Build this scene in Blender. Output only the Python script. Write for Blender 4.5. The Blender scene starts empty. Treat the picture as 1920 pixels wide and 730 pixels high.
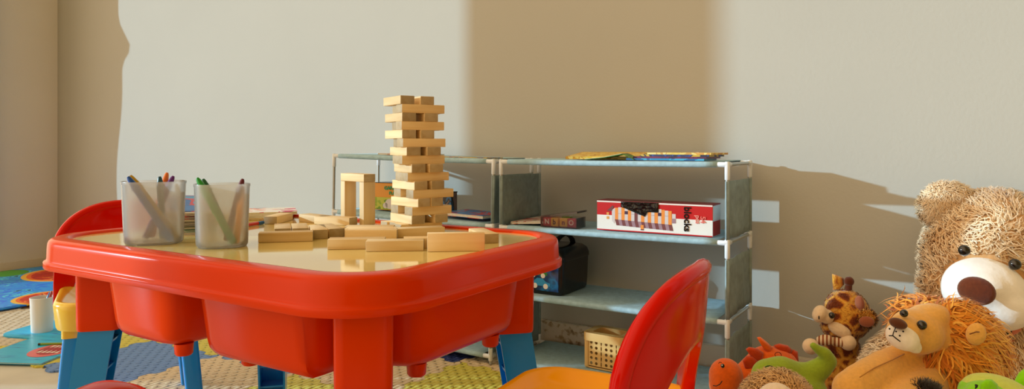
import bpy, bmesh, math, random
import numpy as np
from mathutils import Vector, Matrix, Euler, Quaternion
random.seed(7)
rng = np.random.default_rng(7)
SC = bpy.context.scene
COL = SC.collection
F, HZ, H = 1340.0, 275.0, 0.538          # focal length in pixels, horizon row, camera height
YAW = math.radians(31.8)
CY, SY = math.cos(YAW), math.sin(YAW)

# ---------------------------------------------------------------- measuring helpers
def room(X, D, z):                        # camera-aligned ground coordinates -> room coordinates
    return Vector((X*CY - D*SY, X*SY + D*CY, z))
def P(px, py, D):
    return room((px-960)/F*D, D, H-(py-HZ)/F*D)
def on_z(px, py, z):
    D = (H-z)*F/(py-HZ)
    return P(px, py, D)
def depth_of(p):
    return -p.x*SY + p.y*CY

# ---------------------------------------------------------------- materials
def lin(c):
    out = []
    for v in c[:3]:
        v = v/255.0
        out.append(v/12.92 if v <= 0.04045 else ((v+0.055)/1.055)**2.4)
    return (out[0], out[1], out[2], 1.0)

class NT:
    def __init__(self, name):
        self.m = bpy.data.materials.new(name)
        self.m.use_nodes = True
        self.t = self.m.node_tree
        self.n = self.t.nodes
        self.b = self.n['Principled BSDF']
        self.out = self.n['Material Output']
    def add(self, typ, **kw):
        nd = self.n.new(typ)
        for k, v in kw.items():
            if hasattr(nd, k) and not k[0].isupper():
                setattr(nd, k, v)
            else:
                nd.inputs[k.replace('_', ' ')].default_value = v
        return nd
    def link(self, a, b):
        self.t.links.new(a, b)
    def ramp(self, stops, interp='LINEAR'):
        r = self.n.new('ShaderNodeValToRGB')
        r.color_ramp.interpolation = interp
        e = r.color_ramp.elements
        while len(e) < len(stops):
            e.new(0.5)
        for el, (p, c) in zip(e, stops):
            el.position = p
            el.color = c if len(c) == 4 else lin(c)
        return r
    def coord(self, kind='Object'):
        return self.add('ShaderNodeTexCoord').outputs[kind]
    def bump(self, height, strength=0.3, distance=0.01):
        b = self.add('ShaderNodeBump')
        b.inputs['Strength'].default_value = strength
        b.inputs['Distance'].default_value = distance
        self.link(height, b.inputs['Height'])
        self.link(b.outputs['Normal'], self.b.inputs['Normal'])
        return b

def plain(name, c, rough=0.5, metal=0.0, coat=0.0, sheen=0.0, noise=0.0, nscale=30.0, bump=0.0, spec=0.5, sss=0.0):
    t = NT(name)
    t.b.inputs['Base Color'].default_value = lin(c)
    t.b.inputs['Roughness'].default_value = rough
    t.b.inputs['Metallic'].default_value = metal
    t.b.inputs['Coat Weight'].default_value = coat
    t.b.inputs['Coat Roughness'].default_value = 0.06
    t.b.inputs['Sheen Weight'].default_value = sheen
    t.b.inputs['Specular IOR Level'].default_value = spec
    n = t.add('ShaderNodeTexNoise', Scale=nscale, Detail=4.0)
    t.link(t.coord(), n.inputs['Vector'])
    if noise > 0:
        l = lin(c)
        lo = tuple(max(0, v*(1-noise)) for v in l[:3])+(1,)
        hi = tuple(min(1, v*(1+noise)) for v in l[:3])+(1,)
        r = t.ramp([(0.3, lo), (0.7, hi)])
        t.link(n.outputs['Fac'], r.inputs['Fac'])
        t.link(r.outputs['Color'], t.b.inputs['Base Color'])
    if bump > 0:
        t.bump(n.outputs['Fac'], bump, 0.004)
    return t.m

def patchy(name, cols, scale=12.0, rough=0.35, seed=0.0, stretch=(1, 1, 1)):
    """printed paper: irregular flat patches of the given colours"""
    t = NT(name)
    mp = t.add('ShaderNodeMapping')
    mp.inputs['Location'].default_value = (seed, seed*1.7, seed*0.3)
    mp.inputs['Scale'].default_value = stretch
    t.link(t.coord(), mp.inputs['Vector'])
    n = t.add('ShaderNodeTexNoise', Scale=scale, Detail=2.5, Distortion=1.2)
    t.link(mp.outputs['Vector'], n.inputs['Vector'])
    k = len(cols)
    stops = [(0.0 if i == 0 else 0.34+0.32*i/k, c) for i, c in enumerate(cols)]
    r = t.ramp(stops, 'CONSTANT')
    t.link(n.outputs['Fac'], r.inputs['Fac'])
    t.link(r.outputs['Color'], t.b.inputs['Base Color'])
    t.b.inputs['Roughness'].default_value = rough
    return t.m

M = {}
def wall_material(name, c):
    t = NT(name)
    n = t.add('ShaderNodeTexNoise', Scale=2.2, Detail=5.0)
    t.link(t.coord(), n.inputs['Vector'])
    l = lin(c)
    r = t.ramp([(0.35, tuple(v*0.965 for v in l[:3])+(1,)), (0.65, l)])
    t.link(n.outputs['Fac'], r.inputs['Fac'])
    t.link(r.outputs['Color'], t.b.inputs['Base Color'])
    t.b.inputs['Roughness'].default_value = 0.85
    f = t.add('ShaderNodeTexNoise', Scale=140.0, Detail=3.0)
    t.link(t.coord(), f.inputs['Vector'])
    t.bump(f.outputs['Fac'], 0.12, 0.003)
    return t.m
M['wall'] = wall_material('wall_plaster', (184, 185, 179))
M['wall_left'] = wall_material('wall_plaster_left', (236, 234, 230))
def skirting():
    t = NT('skirting_with_damp_spots')
    v = t.add('ShaderNodeTexNoise', Scale=60.0, Detail=3.0, Distortion=0.3)
    t.link(t.coord(), v.inputs['Vector'])
    big = t.add('ShaderNodeTexNoise', Scale=5.0, Detail=2.0)
    t.link(t.coord(), big.inputs['Vector'])
    mul = t.add('ShaderNodeMath', operation='MULTIPLY')
    t.link(v.outputs['Fac'], mul.inputs[0]); t.link(big.outputs['Fac'], mul.inputs[1])
    r = t.ramp([(0.33, (208, 202, 190)), (0.39, (168, 150, 122)), (0.47, (116, 98, 74))])
    t.link(mul.outputs[0], r.inputs['Fac'])
    t.link(r.outputs['Color'], t.b.inputs['Base Color'])
    t.b.inputs['Roughness'].default_value = 0.6
    return t.m
M['skirting'] = skirting()
M['floor'] = plain('floor_vinyl', (208, 208, 198), 0.45, noise=0.08, nscale=9, bump=0.05)
M['red'] = plain('red_orange_plastic', (220, 60, 1), 0.2, coat=0.0, spec=0.16, noise=0.03, nscale=6)
M['red_chair'] = plain('red_plastic', (210, 14, 1), 0.15, coat=0.0, spec=0.2, noise=0.03, nscale=6)
M['yellow_top'] = plain('pale_yellow_plastic', (240, 218, 140), 0.07, coat=0.5, noise=0.02, nscale=5)
M['yellow_seat'] = plain('warm_yellow_plastic', (255, 180, 2), 0.16, coat=0.0, spec=0.25)
M['yellow_pale_seat'] = plain('pale_yellow_seat_plastic', (236, 196, 62), 0.2, coat=0.3)
M['blue_leg'] = plain('blue_plastic', (8, 144, 236), 0.25, coat=0.2)
M['chrome'] = plain('chrome', (200, 200, 200), 0.2, metal=1.0)
M['white_plastic'] = plain('white_plastic', (228, 238, 248), 0.3)
M['fabric'] = plain('grey_blue_nonwoven_fabric', (162, 198, 216), 0.9, noise=0.12, nscale=90, bump=0.2)
M['fabric_dark'] = plain('grey_green_nonwoven_fabric', (142, 162, 168), 0.9, noise=0.15, nscale=60, bump=0.2)
M['rod'] = plain('steel_rod', (176, 184, 184), 0.3, metal=0.6)
M['black'] = plain('black_plastic', (16, 15, 15), 0.25)
M['black_bead'] = plain('black_bead_eye', (10, 8, 8), 0.08, coat=0.6)
M['paper'] = plain('paper_pages', (222, 216, 200), 0.7, noise=0.08, nscale=300)

def wood(name='maple_wood', k=1.0, g=0.0):
    t = NT(name)
    oi = t.add('ShaderNodeObjectInfo')
    mp = t.add('ShaderNodeMapping')
    mp.inputs['Scale'].default_value = (7, 60, 90)
    add = t.add('ShaderNodeVectorMath', operation='ADD')
    sc = t.add('ShaderNodeVectorMath', operation='SCALE')
    sc.inputs['Scale'].default_value = 31.0
    cmb = t.add('ShaderNodeCombineXYZ')
    for q in range(3): t.link(oi.outputs['Random'], cmb.inputs[q])
    t.link(cmb.outputs[0], sc.inputs[0])
    t.link(t.coord(), mp.inputs['Vector'])
    t.link(mp.outputs[0], add.inputs[0]); t.link(sc.outputs[0], add.inputs[1])
    n = t.add('ShaderNodeTexNoise', Scale=1.0, Detail=6.0, Distortion=0.6)
    t.link(add.outputs[0], n.inputs['Vector'])
    def sh(c): return tuple(v*k*(1-g)+g*k*sum(lin(c)[:3])/3 for v in lin(c)[:3])+(1,)
    r = t.ramp([(0.25, sh((216, 184, 132))), (0.5, sh((229, 203, 157))), (0.75, sh((237, 214, 174)))])
    t.link(n.outputs['Fac'], r.inputs['Fac'])
    hs = t.add('ShaderNodeHueSaturation')
    m2 = t.add('ShaderNodeMapRange')
    m2.inputs['To Min'].default_value = 0.86; m2.inputs['To Max'].default_value = 1.12
    t.link(oi.outputs['Random'], m2.inputs['Value'])
    t.link(m2.outputs[0], hs.inputs['Value'])
    t.link(r.outputs['Color'], hs.inputs['Color'])
    t.link(hs.outputs['Color'], t.b.inputs['Base Color'])
    t.b.inputs['Roughness'].default_value = 0.55
    t.b.inputs['Specular IOR Level'].default_value = 0.22
    t.bump(n.outputs['Fac'], 0.1, 0.001)
    return t.m
M['wood'] = wood()
M['wood_end'] = wood('maple_end_grain', 0.56, 0.12)

def foam(name, c):
    t = NT(name)
    mp = t.add('ShaderNodeMapping')
    mp.inputs['Rotation'].default_value = (0, 0, math.radians(45))
    t.link(t.coord('Generated' if False else 'Object'), mp.inputs['Vector'])
    v = t.add('ShaderNodeTexVoronoi', Scale=44.0)
    v.voronoi_dimensions = '2D'
    v.inputs['Randomness'].default_value = 0.0
    t.link(mp.outputs[0], v.inputs['Vector'])
    r = t.ramp([(0.0, (1, 1, 1, 1)), (0.18, (0.85, 0.85, 0.85, 1)), (0.3, (0.1, 0.1, 0.1, 1)), (0.45, (0, 0, 0, 1))])
    t.link(v.outputs['Distance'], r.inputs['Fac'])
    w = t.add('ShaderNodeTexWave', Scale=26.0, Distortion=1.5)
    t.link(t.coord(), w.inputs['Vector'])
    mx = t.add('ShaderNodeMath', operation='MULTIPLY_ADD')
    mx.inputs[1].default_value = 0.18
    t.link(w.outputs['Fac'], mx.inputs[0]); t.link(r.outputs['Color'], mx.inputs[2])
    t.bump(mx.outputs[0], 0.9, 0.006)
    t.b.inputs['Base Color'].default_value = lin(c)
    t.b.inputs['Roughness'].default_value = 0.62
    return t.m
M['foam_beige'] = foam('beige_foam', (226, 206, 170))
M['foam_cream'] = foam('cream_foam', (210, 202, 184))
M['foam_yellow'] = foam('yellow_foam', (214, 206, 84))
M['foam_blue'] = foam('blue_foam', (104, 146, 214))
M['foam_navy'] = foam('navy_foam', (34, 52, 118))

# ---------------------------------------------------------------- mesh helpers
class MB:
    """collects geometry with material slots and links it as ONE mesh object"""
    def __init__(self):
        self.v = []; self.f = []; self.mi = []; self.mats = []; self.cur = 0
    def mat(self, m):
        if m not in self.mats: self.mats.append(m)
        self.cur = self.mats.index(m)
        return self
    def put(self, vs, fs, xf=None):
        o = len(self.v)
        for p in vs:
            p = Vector(p)
            self.v.append(tuple(xf @ p if xf is not None else p))
        for q in fs:
            self.f.append([o+i for i in q]); self.mi.append(self.cur)
    def from_bm(self, bm, xf=None):
        bm.verts.index_update()
        self.put([v.co.copy() for v in bm.verts], [[v.index for v in f.verts] for f in bm.faces], xf)
        bm.free()
    def box(self, c, s, bevel=0.0, seg=2, rot=None):
        bm = bmesh.new()
        bmesh.ops.create_cube(bm, size=1.0)
        bmesh.ops.scale(bm, vec=Vector(s), verts=bm.verts)
        if bevel > 0:
            bmesh.ops.bevel(bm, geom=list(bm.edges), offset=bevel, segments=seg, profile=0.5, affect='EDGES')
        xf = Matrix.Translation(Vector(c))
        if rot is not None: xf = xf @ Euler(rot).to_matrix().to_4x4()
        self.from_bm(bm, xf)
        return self
    def ball(self, c, r, rot=None, u=24, v=14):
        bm = bmesh.new()
        bmesh.ops.create_uvsphere(bm, u_segments=u, v_segments=v, radius=1.0)
        if not hasattr(r, '__len__'): r = (r, r, r)
        bmesh.ops.scale(bm, vec=Vector(r), verts=bm.verts)
        xf = Matrix.Translation(Vector(c))
        if rot is not None: xf = xf @ (rot if isinstance(rot, Matrix) else Euler(rot).to_matrix()).to_4x4()
        self.from_bm(bm, xf)
        return self
    def tube(self, pts, r, n=10, cap=True, closed=False):
        pts = [Vector(p) for p in pts]
        rs = r if hasattr(r, '__len__') else [r]*len(pts)
        rings = []
        ref = None
        N = len(pts)
        for i, p in enumerate(pts):
            if closed: t = pts[(i+1) % N]-pts[(i-1) % N]
            else: t = pts[min(i+1, N-1)]-pts[max(i-1, 0)]
            t.normalize()
            if ref is None:
                ref = Vector((0, 0, 1)) if abs(t.z) < 0.9 else Vector((1, 0, 0))
            a = t.cross(ref)
            if a.length < 1e-6: a = t.orthogonal()
            a.normalize(); b = t.cross(a).normalized()
            ref = -b if False else ref
            rings.append([p + (a*math.cos(2*math.pi*k/n)+b*math.sin(2*math.pi*k/n))*rs[i] for k in range(n)])
        self.loft(rings, cap_a=cap and not closed, cap_b=cap and not closed, wrap=closed)
        return self
    def loft(self, rings, cap_a=True, cap_b=True, wrap=False):
        n = len(rings[0]); vs = [p for r in rings for p in r]; fs = []
        R = len(rings)
        for i in range(R if wrap else R-1):
            j = (i+1) % R
            for k in range(n):
                l = (k+1) % n
                fs.append([i*n+k, i*n+l, j*n+l, j*n+k])
        if cap_a: fs.append(list(range(n))[::-1])
        if cap_b: fs.append([(R-1)*n+k for k in range(n)])
        self.put(vs, fs)
        return self
    def grid(self, rows):
        """open sheet from rows of points"""
        n = len(rows[0]); vs = [p for r in rows for p in r]
        fs = [[i*n+k, i*n+k+1, (i+1)*n+k+1, (i+1)*n+k] for i in range(len(rows)-1) for k in range(n-1)]
        self.put(vs, fs)
        return self
    def prism(self, poly, z0, z1):
        n = len(poly)
        self.loft([[(p[0], p[1], z0) for p in poly], [(p[0], p[1], z1) for p in poly]])
        return self
    def build(self, name, mat=None, parent=None, smooth=True, angle=40.0, loc=None, rot=None):
        me = bpy.data.meshes.new(name)
        me.from_pydata(self.v, [], self.f)
        if mat is not None and not self.mats: self.mats = [mat]
        for m in self.mats: me.materials.append(m)
        if len(self.mats) > 1:
            me.polygons.foreach_set('material_index', self.mi)
        bm = bmesh.new(); bm.from_mesh(me)
        bmesh.ops.recalc_face_normals(bm, faces=bm.faces)
        bm.to_mesh(me); bm.free()
        if smooth:
            me.polygons.foreach_set('use_smooth', [True]*len(me.polygons))
            me.set_sharp_from_angle(angle=math.radians(angle))
        me.update()
        return link(name, me, parent, loc, rot)

def link(name, me, parent=None, loc=None, rot=None):
    o = bpy.data.objects.new(name, me)
    COL.objects.link(o)
    if parent is not None: o.parent = parent
    if loc is not None: o.location = loc
    if rot is not None: o.rotation_euler = rot
    return o
def tag(o, label, cat, group=None, kind=None):
    if label: o['label'] = label
    if cat: o['category'] = cat
    if group: o['group'] = group
    if kind: o['kind'] = kind
    return o
def thing(name, label, cat, loc=(0, 0, 0), rotz=0.0, group=None, rot=None):
    o = bpy.data.objects.new(name, None)
    COL.objects.link(o)
    o.empty_display_size = 0.05
    o.location = loc
    o.rotation_euler = rot if rot is not None else (0, 0, rotz)
    return tag(o, label, cat, group)
def struct(name, mb, mat):
    o = mb.build(name, mat)
    o['kind'] = 'structure'
    return o
def copy_tree(o, parent=None):
    c = o.copy(); COL.objects.link(c)
    if parent is not None: c.parent = parent
    for ch in list(o.children): copy_tree(ch, c)
    return c
def rrect(hx, hy, r, n=8, cx=0.0, cy=0.0):
    r = min(r, hx*0.999, hy*0.999)
    pts = []
    for q, (sx, sy) in enumerate(((1, 1), (-1, 1), (-1, -1), (1, -1))):
        for k in range(n+1):
            a = math.pi/2*(q+k/n)
            pts.append((cx+sx*(hx-r)+r*math.cos(a), cy+sy*(hy-r)+r*math.sin(a)))
    return pts
def lettering(name, text, size, mat, parent, loc, rot, bold=0.0, depth=0.0006, align='CENTER'):
    cu = bpy.data.curves.new(name, 'FONT')
    cu.body = text; cu.size = size; cu.align_x = align; cu.align_y = 'CENTER'
    cu.extrude = depth; cu.offset = bold
    tmp = bpy.data.objects.new(name, cu)
    COL.objects.link(tmp)
    dg = bpy.context.evaluated_depsgraph_get()
    me = bpy.data.meshes.new_from_object(tmp.evaluated_get(dg))
    bpy.data.objects.remove(tmp)
    me.name = name
    me.materials.clear(); me.materials.append(mat)
    return link(name, me, parent, loc, rot)

# ---------------------------------------------------------------- the setting
WY = 1.68            # back wall
WX = -3.483          # left wall with the window doors
mb = MB(); mb.box((-1.0, 0.2, -0.05), (6.2, 4.4, 0.1)); struct('floor', mb, M['floor'])
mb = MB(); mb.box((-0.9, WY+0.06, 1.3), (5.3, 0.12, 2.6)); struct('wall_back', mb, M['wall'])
# left wall: solid pieces round two window doors
mb = MB()
def lw(y0, y1, z0, z1): mb.box((WX-0.04, (y0+y1)/2, (z0+z1)/2), (0.08, y1-y0, z1-z0))
W1 = (0.075, 1.42); W2 = (-1.25, -0.33)
lw(W1[1], WY, 0, 2.6); lw(W2[1], W1[0], 0, 2.6); lw(-2.0, W2[0], 0, 2.6)
for w in (W1, W2):
    lw(w[0], w[1], 0, 0.06); lw(w[0], w[1], 2.3, 2.6)
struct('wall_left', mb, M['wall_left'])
mb = MB(); mb.box((-0.9, WY-0.008, 0.037), (5.1, 0.016, 0.074), 0.003); struct('baseboard_back', mb, M['skirting'])
mb = MB(); mb.box((WX+0.006, (W1[1]+WY)/2, 0.018), (0.012, WY-W1[1]-0.02, 0.036), 0.003); struct('baseboard_left', mb, plain('skirting_pale', (214, 208, 196), .6))
for i, w in enumerate((W1, W2)):
    mb = MB()
    for (y0, y1, z0, z1) in ((w[0], w[0]+0.03, 0.06, 2.3), (w[1]-0.03, w[1], 0.06, 2.3), (w[0], w[1], 2.26, 2.3), (w[0], w[1], 0.06, 0.1)):
        mb.box((WX-0.03, (y0+y1)/2, (z0+z1)/2), (0.05, y1-y0, z1-z0), 0.004)
    struct('window_%d' % (i+1), mb, M['white_plastic'])
# gathered curtain beside the first window door (its bulge throws the bump in the shadow edge)
mb = MB()
rows = []
for i in range(60):
    z = 0.1+2.15*i/59
    bulge = 0.056*math.exp(-((z-1.075)/0.06)**2) + 0.012*math.sin(z*9) - 0.02*(z < 0.95)*(0.95-z)
    edge = 1.370-bulge
    rows.append([(-3.442+0.016*math.sin(k*1.5), edge+(1.42-edge)*k/14, z) for k in range(15)])
mb.grid(rows)
mb.grid([[(p[0]-0.022, p[1], p[2]) for p in r] for r in rows])
o = mb.build('curtain', plain('beige_curtain_cloth', (206, 196, 176), 0.9))
tag(o, 'gathered beige curtain beside the window door at the far left', 'curtain')

# ---------------------------------------------------------------- lights, sky and camera
sun = bpy.data.lights.new('sun', 'SUN')
so = bpy.data.objects.new('sun', sun); COL.objects.link(so)
d = Vector((0.829, 0.559, -math.tan(math.radians(11.0)))).normalized()
so.rotation_euler = d.to_track_quat('-Z', 'Y').to_euler()
sun.energy = 3.3; sun.angle = math.radians(0.8); sun.color = (0.56, 0.84, 1.0)
wd = bpy.data.worlds.new('world'); SC.world = wd; wd.use_nodes = True
wt = wd.node_tree; bg = wt.nodes['Background']
tc = wt.nodes.new('ShaderNodeTexCoord')
dot = wt.nodes.new('ShaderNodeVectorMath'); dot.operation = 'DOT_PRODUCT'
dot.inputs[1].default_value = (-0.8, -0.45, 0.1)
wt.links.new(tc.outputs['Generated'], dot.inputs[0])
rp = wt.nodes.new('ShaderNodeValToRGB')
rp.color_ramp.elements[0].position = 0.0; rp.color_ramp.elements[0].color = (0.40, 0.235, 0.06, 1)
e2 = rp.color_ramp.elements.new(0.45); e2.color = (1.50, 1.03, 0.55, 1)
rp.color_ramp.elements[2].position = 1.0; rp.color_ramp.elements[2].color = (1.6, 1.35, 1.05, 1)
wt.links.new(dot.outputs['Value'], rp.inputs['Fac'])
wt.links.new(rp.outputs['Color'], bg.inputs['Color'])
bg.inputs['Strength'].default_value = 1.1
cam = bpy.data.cameras.new('camera'); co = bpy.data.objects.new('camera', cam); COL.objects.link(co)
cam.sensor_width = 36.0; cam.lens = F/1920*36.0; cam.shift_y = -(365-HZ)/1920
cam.clip_start = 0.02
co.location = (0, 0, H); co.rotation_euler = (math.pi/2, 0, YAW)
SC.camera = co
SC.view_settings.view_transform = 'Standard'; SC.view_settings.look = 'None'
SC.view_settings.gamma = 1.0; SC.view_settings.exposure = 0.0
SC.view_settings.use_curve_mapping = False
# ---------------------------------------------------------------- foam floor tiles with jigsaw edges
def wob(s):
    return 0.0075*math.tanh(3.0*math.sin(2*math.pi*s/0.07))
def foam_tile(x0, x1, y0, y1, mat, label, wavy=(1, 1, 1, 1)):
    t = 0.0045; n = 56; g = 0.0006
    poly = []
    for k in range(n): s = x0+(x1-x0)*k/n; poly.append((s, y0+g+wavy[0]*wob(s)))
    for k in range(n): s = y0+(y1-y0)*k/n; poly.append((x1-g+wavy[1]*wob(s), s))
    for k in range(n): s = x1+(x0-x1)*k/n; poly.append((s, y1-g+wavy[2]*wob(s)))
    for k in range(n): s = y1+(y0-y1)*k/n; poly.append((x0+g+wavy[3]*wob(s), s))
    cx, cy = (x0+x1)/2, (y0+y1)/2
    m = MB(); m.prism([(p[0]-cx, p[1]-cy) for p in poly], 0.0, t)
    o = m.build('foam_tile', mat, smooth=False, loc=(cx, cy, 0.0003))
    tag(o, label, 'foam tile', 'foam puzzle floor tiles')
S = 0.28
foam_tile(-1.88, -1.60, 0.87, 1.15, M['foam_blue'], 'mid blue foam puzzle tile on the floor seen under the left bin')
foam_tile(-1.88, -1.60, 1.15, 1.43, M['foam_yellow'], 'yellow foam puzzle tile just behind the mid blue tile')
foam_tile(-2.16, -1.88, 0.87, 1.15, M['foam_yellow'], 'yellow foam puzzle tile half covered by the turquoise magazines')
foam_tile(-1.60, -1.32, 0.87, 1.15, M['foam_beige'], 'beige foam puzzle tile between the two blue legs under the table')
foam_tile(-1.60, -1.32, 1.15, 1.43, M['foam_blue'], 'blue foam puzzle tile behind the beige one, mostly hidden by the bins')
foam_tile(-1.32, -1.04, 0.87, 1.15, M['foam_yellow'], 'yellow foam puzzle tile around the far blue table leg')
foam_tile(-1.32, -1.04, 1.15, 1.43, M['foam_beige'], 'beige foam puzzle tile left of the yellow tile by the rack')
foam_tile(-1.04, -0.76, 1.15, 1.43, M['foam_yellow'], 'yellow foam puzzle tile with round studs before the rack')
foam_tile(-1.32, -1.04, 1.43, 1.66, M['foam_navy'], 'navy foam puzzle tile under the front edge of the far rack', (1, 1, 0, 1))
foam_tile(-1.04, -0.76, 1.43, 1.66, M['foam_beige'], 'beige foam puzzle tile under the rack where the two racks meet', (1, 1, 0, 1))
foam_tile(-1.04, -0.76, 0.87, 1.15, M['foam_beige'], 'beige foam puzzle tile under the near right corner of the table')
foam_tile(-2.44, -2.16, 0.87, 1.15, M['foam_cream'], 'cream foam puzzle tile under the white pen cup on the floor')
foam_tile(-2.44, -2.16, 1.15, 1.43, M['foam_cream'], 'cream foam puzzle tile behind the white pen cup on the floor')
foam_tile(-2.72, -2.44, 0.87, 1.15, M['foam_cream'], 'cream foam puzzle tile at the left edge before the play mat')
TILE = 0.005

# ---------------------------------------------------------------- the activity table
TX, TY = -0.8785, 0.795
HX, HY = 0.3665, 0.255
TZ = 0.3935
table = thing('activity_table', 'red plastic activity table with pale yellow top and blue legs', 'table', (TX, TY, 0))
mb = MB()
prof = [(0.040, .386), (0.0355, .3932), (0.0335, .3962), (0.031, .3975), (0.026, .3979), (0.014, .3970), (0.0100, .3958), (0.0072, .3932), (0.0058, .3895), (0.0052, .385), (0.0044, .3672),
        (0.0040, .3642), (0.0034, .3630), (0.0010, .3624), (0.0002, .3616), (0.0, .3604), (0.0, .3535), (0.0008, .3522), (0.004, .3520), (0.006, .358), (0.012, .384)]
mb.loft([[(x, y, z) for x, y in rrect(HX-i, HY-i, 0.105-i*0.9, 14)] for i, z in prof], cap_a=False, cap_b=False)
rim = mb.build('rim', M['red'], table, angle=50)
mb = MB()
mb.loft([[(x, y, z) for x, y in rrect(HX-i, HY-i, 0.105-i*0.9, 14)] for i, z in ((0.012, .380), (0.036, .380), (0.036, TZ-0.0012), (0.0375, TZ))])
mb.build('tabletop', M['yellow_top'], table, angle=30)
def storage_bin(poly, label=None):
    cx = sum(p[0] for p in poly)/len(poly); cy = sum(p[1] for p in poly)/len(poly)
    # round the outline by corner cutting
    for _ in range(2):
        q = []
        for i in range(len(poly)):
            a = poly[i]; b = poly[(i+1) % len(poly)]; cc = min(.3, .014/max(math.dist(a, b), 1e-6))
            q += [(a[0]*(1-cc)+b[0]*cc, a[1]*(1-cc)+b[1]*cc), (a[0]*cc+b[0]*(1-cc), a[1]*cc+b[1]*(1-cc))]
        poly = q
    def ring(ins, z):
        out = []
        for (x, y) in poly:
            dx, dy = x-cx, y-cy
            out.append((cx+dx-math.copysign(min(ins, abs(dx)), dx)-TX, cy+dy-math.copysign(min(ins, abs(dy)), dy)-TY, z))
        return out
    m = MB()
    m.loft([ring(0, .381), ring(0.002, .35), ring(0.008, .288), ring(0.010, .277), ring(0.0145, .2695), ring(0.022, .2655), ring(0.04, .265)])
    b = m.build('storage_bin', M['red'], table, angle=60)
    return b, cx, cy
def pegs(b, spots):
    for (x, y) in spots:
        m = MB(); m.tube([(x-TX, y-TY, .267), (x-TX, y-TY, .253), (x-TX, y-TY, .2505)], [.013, .012, .010], 16)
        m.build('peg', M['red'], b)
b, _, _ = storage_bin([(-1.05, .564), (-.880, .564), (-.880, .80), (-1.05, .80)]); pegs(b, [(-.905, .60), (-1.01, .78)])
b, _, _ = storage_bin([(-.843, .568), (-.632, .568), (-.622, .60), (-.618, .645), (-.565, .652), (-.543, .675), (-.543, .905), (-.56, .918), (-.843, .918)])
pegs(b, [(-.79, .62), (-.575, .70), (-.57, .86)])
b, _, _ = storage_bin([(-1.10, .812), (-.852, .812), (-.852, 1.03), (-1.10, 1.03)]); pegs(b, [(-.90, .85)])
SOCK = [(-.585, .615), (-1.155, .625), (-.595, .955), (-1.155, .955)]
for (x, y) in SOCK:
    lx, ly = x-TX, y-TY
    q = math.sqrt(.5)
    ox, oy = math.copysign(q, lx), math.copysign(q, ly)      # outward diagonal
    def sk_at(a, c, z, s=1.0): return (lx+(a*ox-c*oy)*s, ly+(a*oy+c*ox)*s, z)
    m = MB()
    m.loft([[sk_at(a, c, z, s) for a, c in rrect(.0315, .033, .012, 6)] for z, s in ((.384, 1.03), (.27, 1.0), (.254, .99), (.251, .96), (.251, .80), (.262, .78))], cap_a=False)
    sk = m.build('leg_socket', M['red'], table, angle=50)
    # splayed leg: a channel section, open towards the middle of the table
    def at(a, c, z):
        s = (0.262-z)/0.262
        return sk_at(a*(1-0.06*s)+0.042*s, c*(1-0.06*s), z)
    m = MB()
    hx, hy, w = .0255, .0270, .004
    zb = TILE if (x < -1.0 and y > 0.9) else 0.0003
    sec = [(hx, -hy), (hx, hy), (-hx, hy), (-hx, hy-w), (hx-w*2, hy-w), (hx-w*2, -hy+w), (-hx, -hy+w), (-hx, -hy)]
    m.loft([[at(a, c, z) for a, c in sec] for z in (.262, .2, .1, zb)])
    for z in (.228, .185, .142, .098, .055, .012):
        p0 = [at(a, c, z) for a, c in ((-hx+.003, -hy+w), (hx-w*2, -hy+w), (hx-w*2, hy-w), (-hx+.003, hy-w))]
        m.loft([p0, [(p[0], p[1], p[2]+.003) for p in p0]])
    lg = m.build('leg', M['blue_leg'], table, angle=30)

# ---------------------------------------------------------------- children's chairs
def backrest_mesh():
    m = MB()
    N = 61; front = []; back = []
    NV = 16
    for i in range(N):
        v = -1+2*i/(N-1)
        v = math.sin(v*math.pi/2)*0.35+v*0.65 if True else v
        av = abs(v)
        zt = .2855+.1225*(max(0.0, 1-av**2.65))**0.38
        zb = .206+(.122*math.sqrt(max(0.0, 1-(av/.78)**2)) if av < .78 else 0.0)
        fr = []; bk = []
        for k in range(NV):
            s = k/(NV-1)
            z = zb+(zt-zb)*s
            x = -.116-(z-.25)*.093+.034*av**1.87
            th = .0135*(1-0.45*abs(2*s-1)**6)
            # pressed hollow in the middle of the plate
            hollow = .008*math.exp(-((v/.42)**4))*math.exp(-(((z-.365)/.030)**4))
            y = v*.1410*(1-.16*(z-.25))
            fr.append((x+th/2-hollow, y, z)); bk.append((x-th/2-.003, y*1.015, z))
        front.append(fr); back.append(bk)
    rings = [front[i]+back[i][::-1] for i in range(N)]
    m.loft(rings)
    # rolled lip along the top edge
    lip = [((front[i][-1][0]+back[i][-1][0])/2, (front[i][-1][1]+back[i][-1][1])/2, front[i][-1][2]-.002) for i in range(0, N)]
    m.tube(lip, .0095, 10)
    return m
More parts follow.
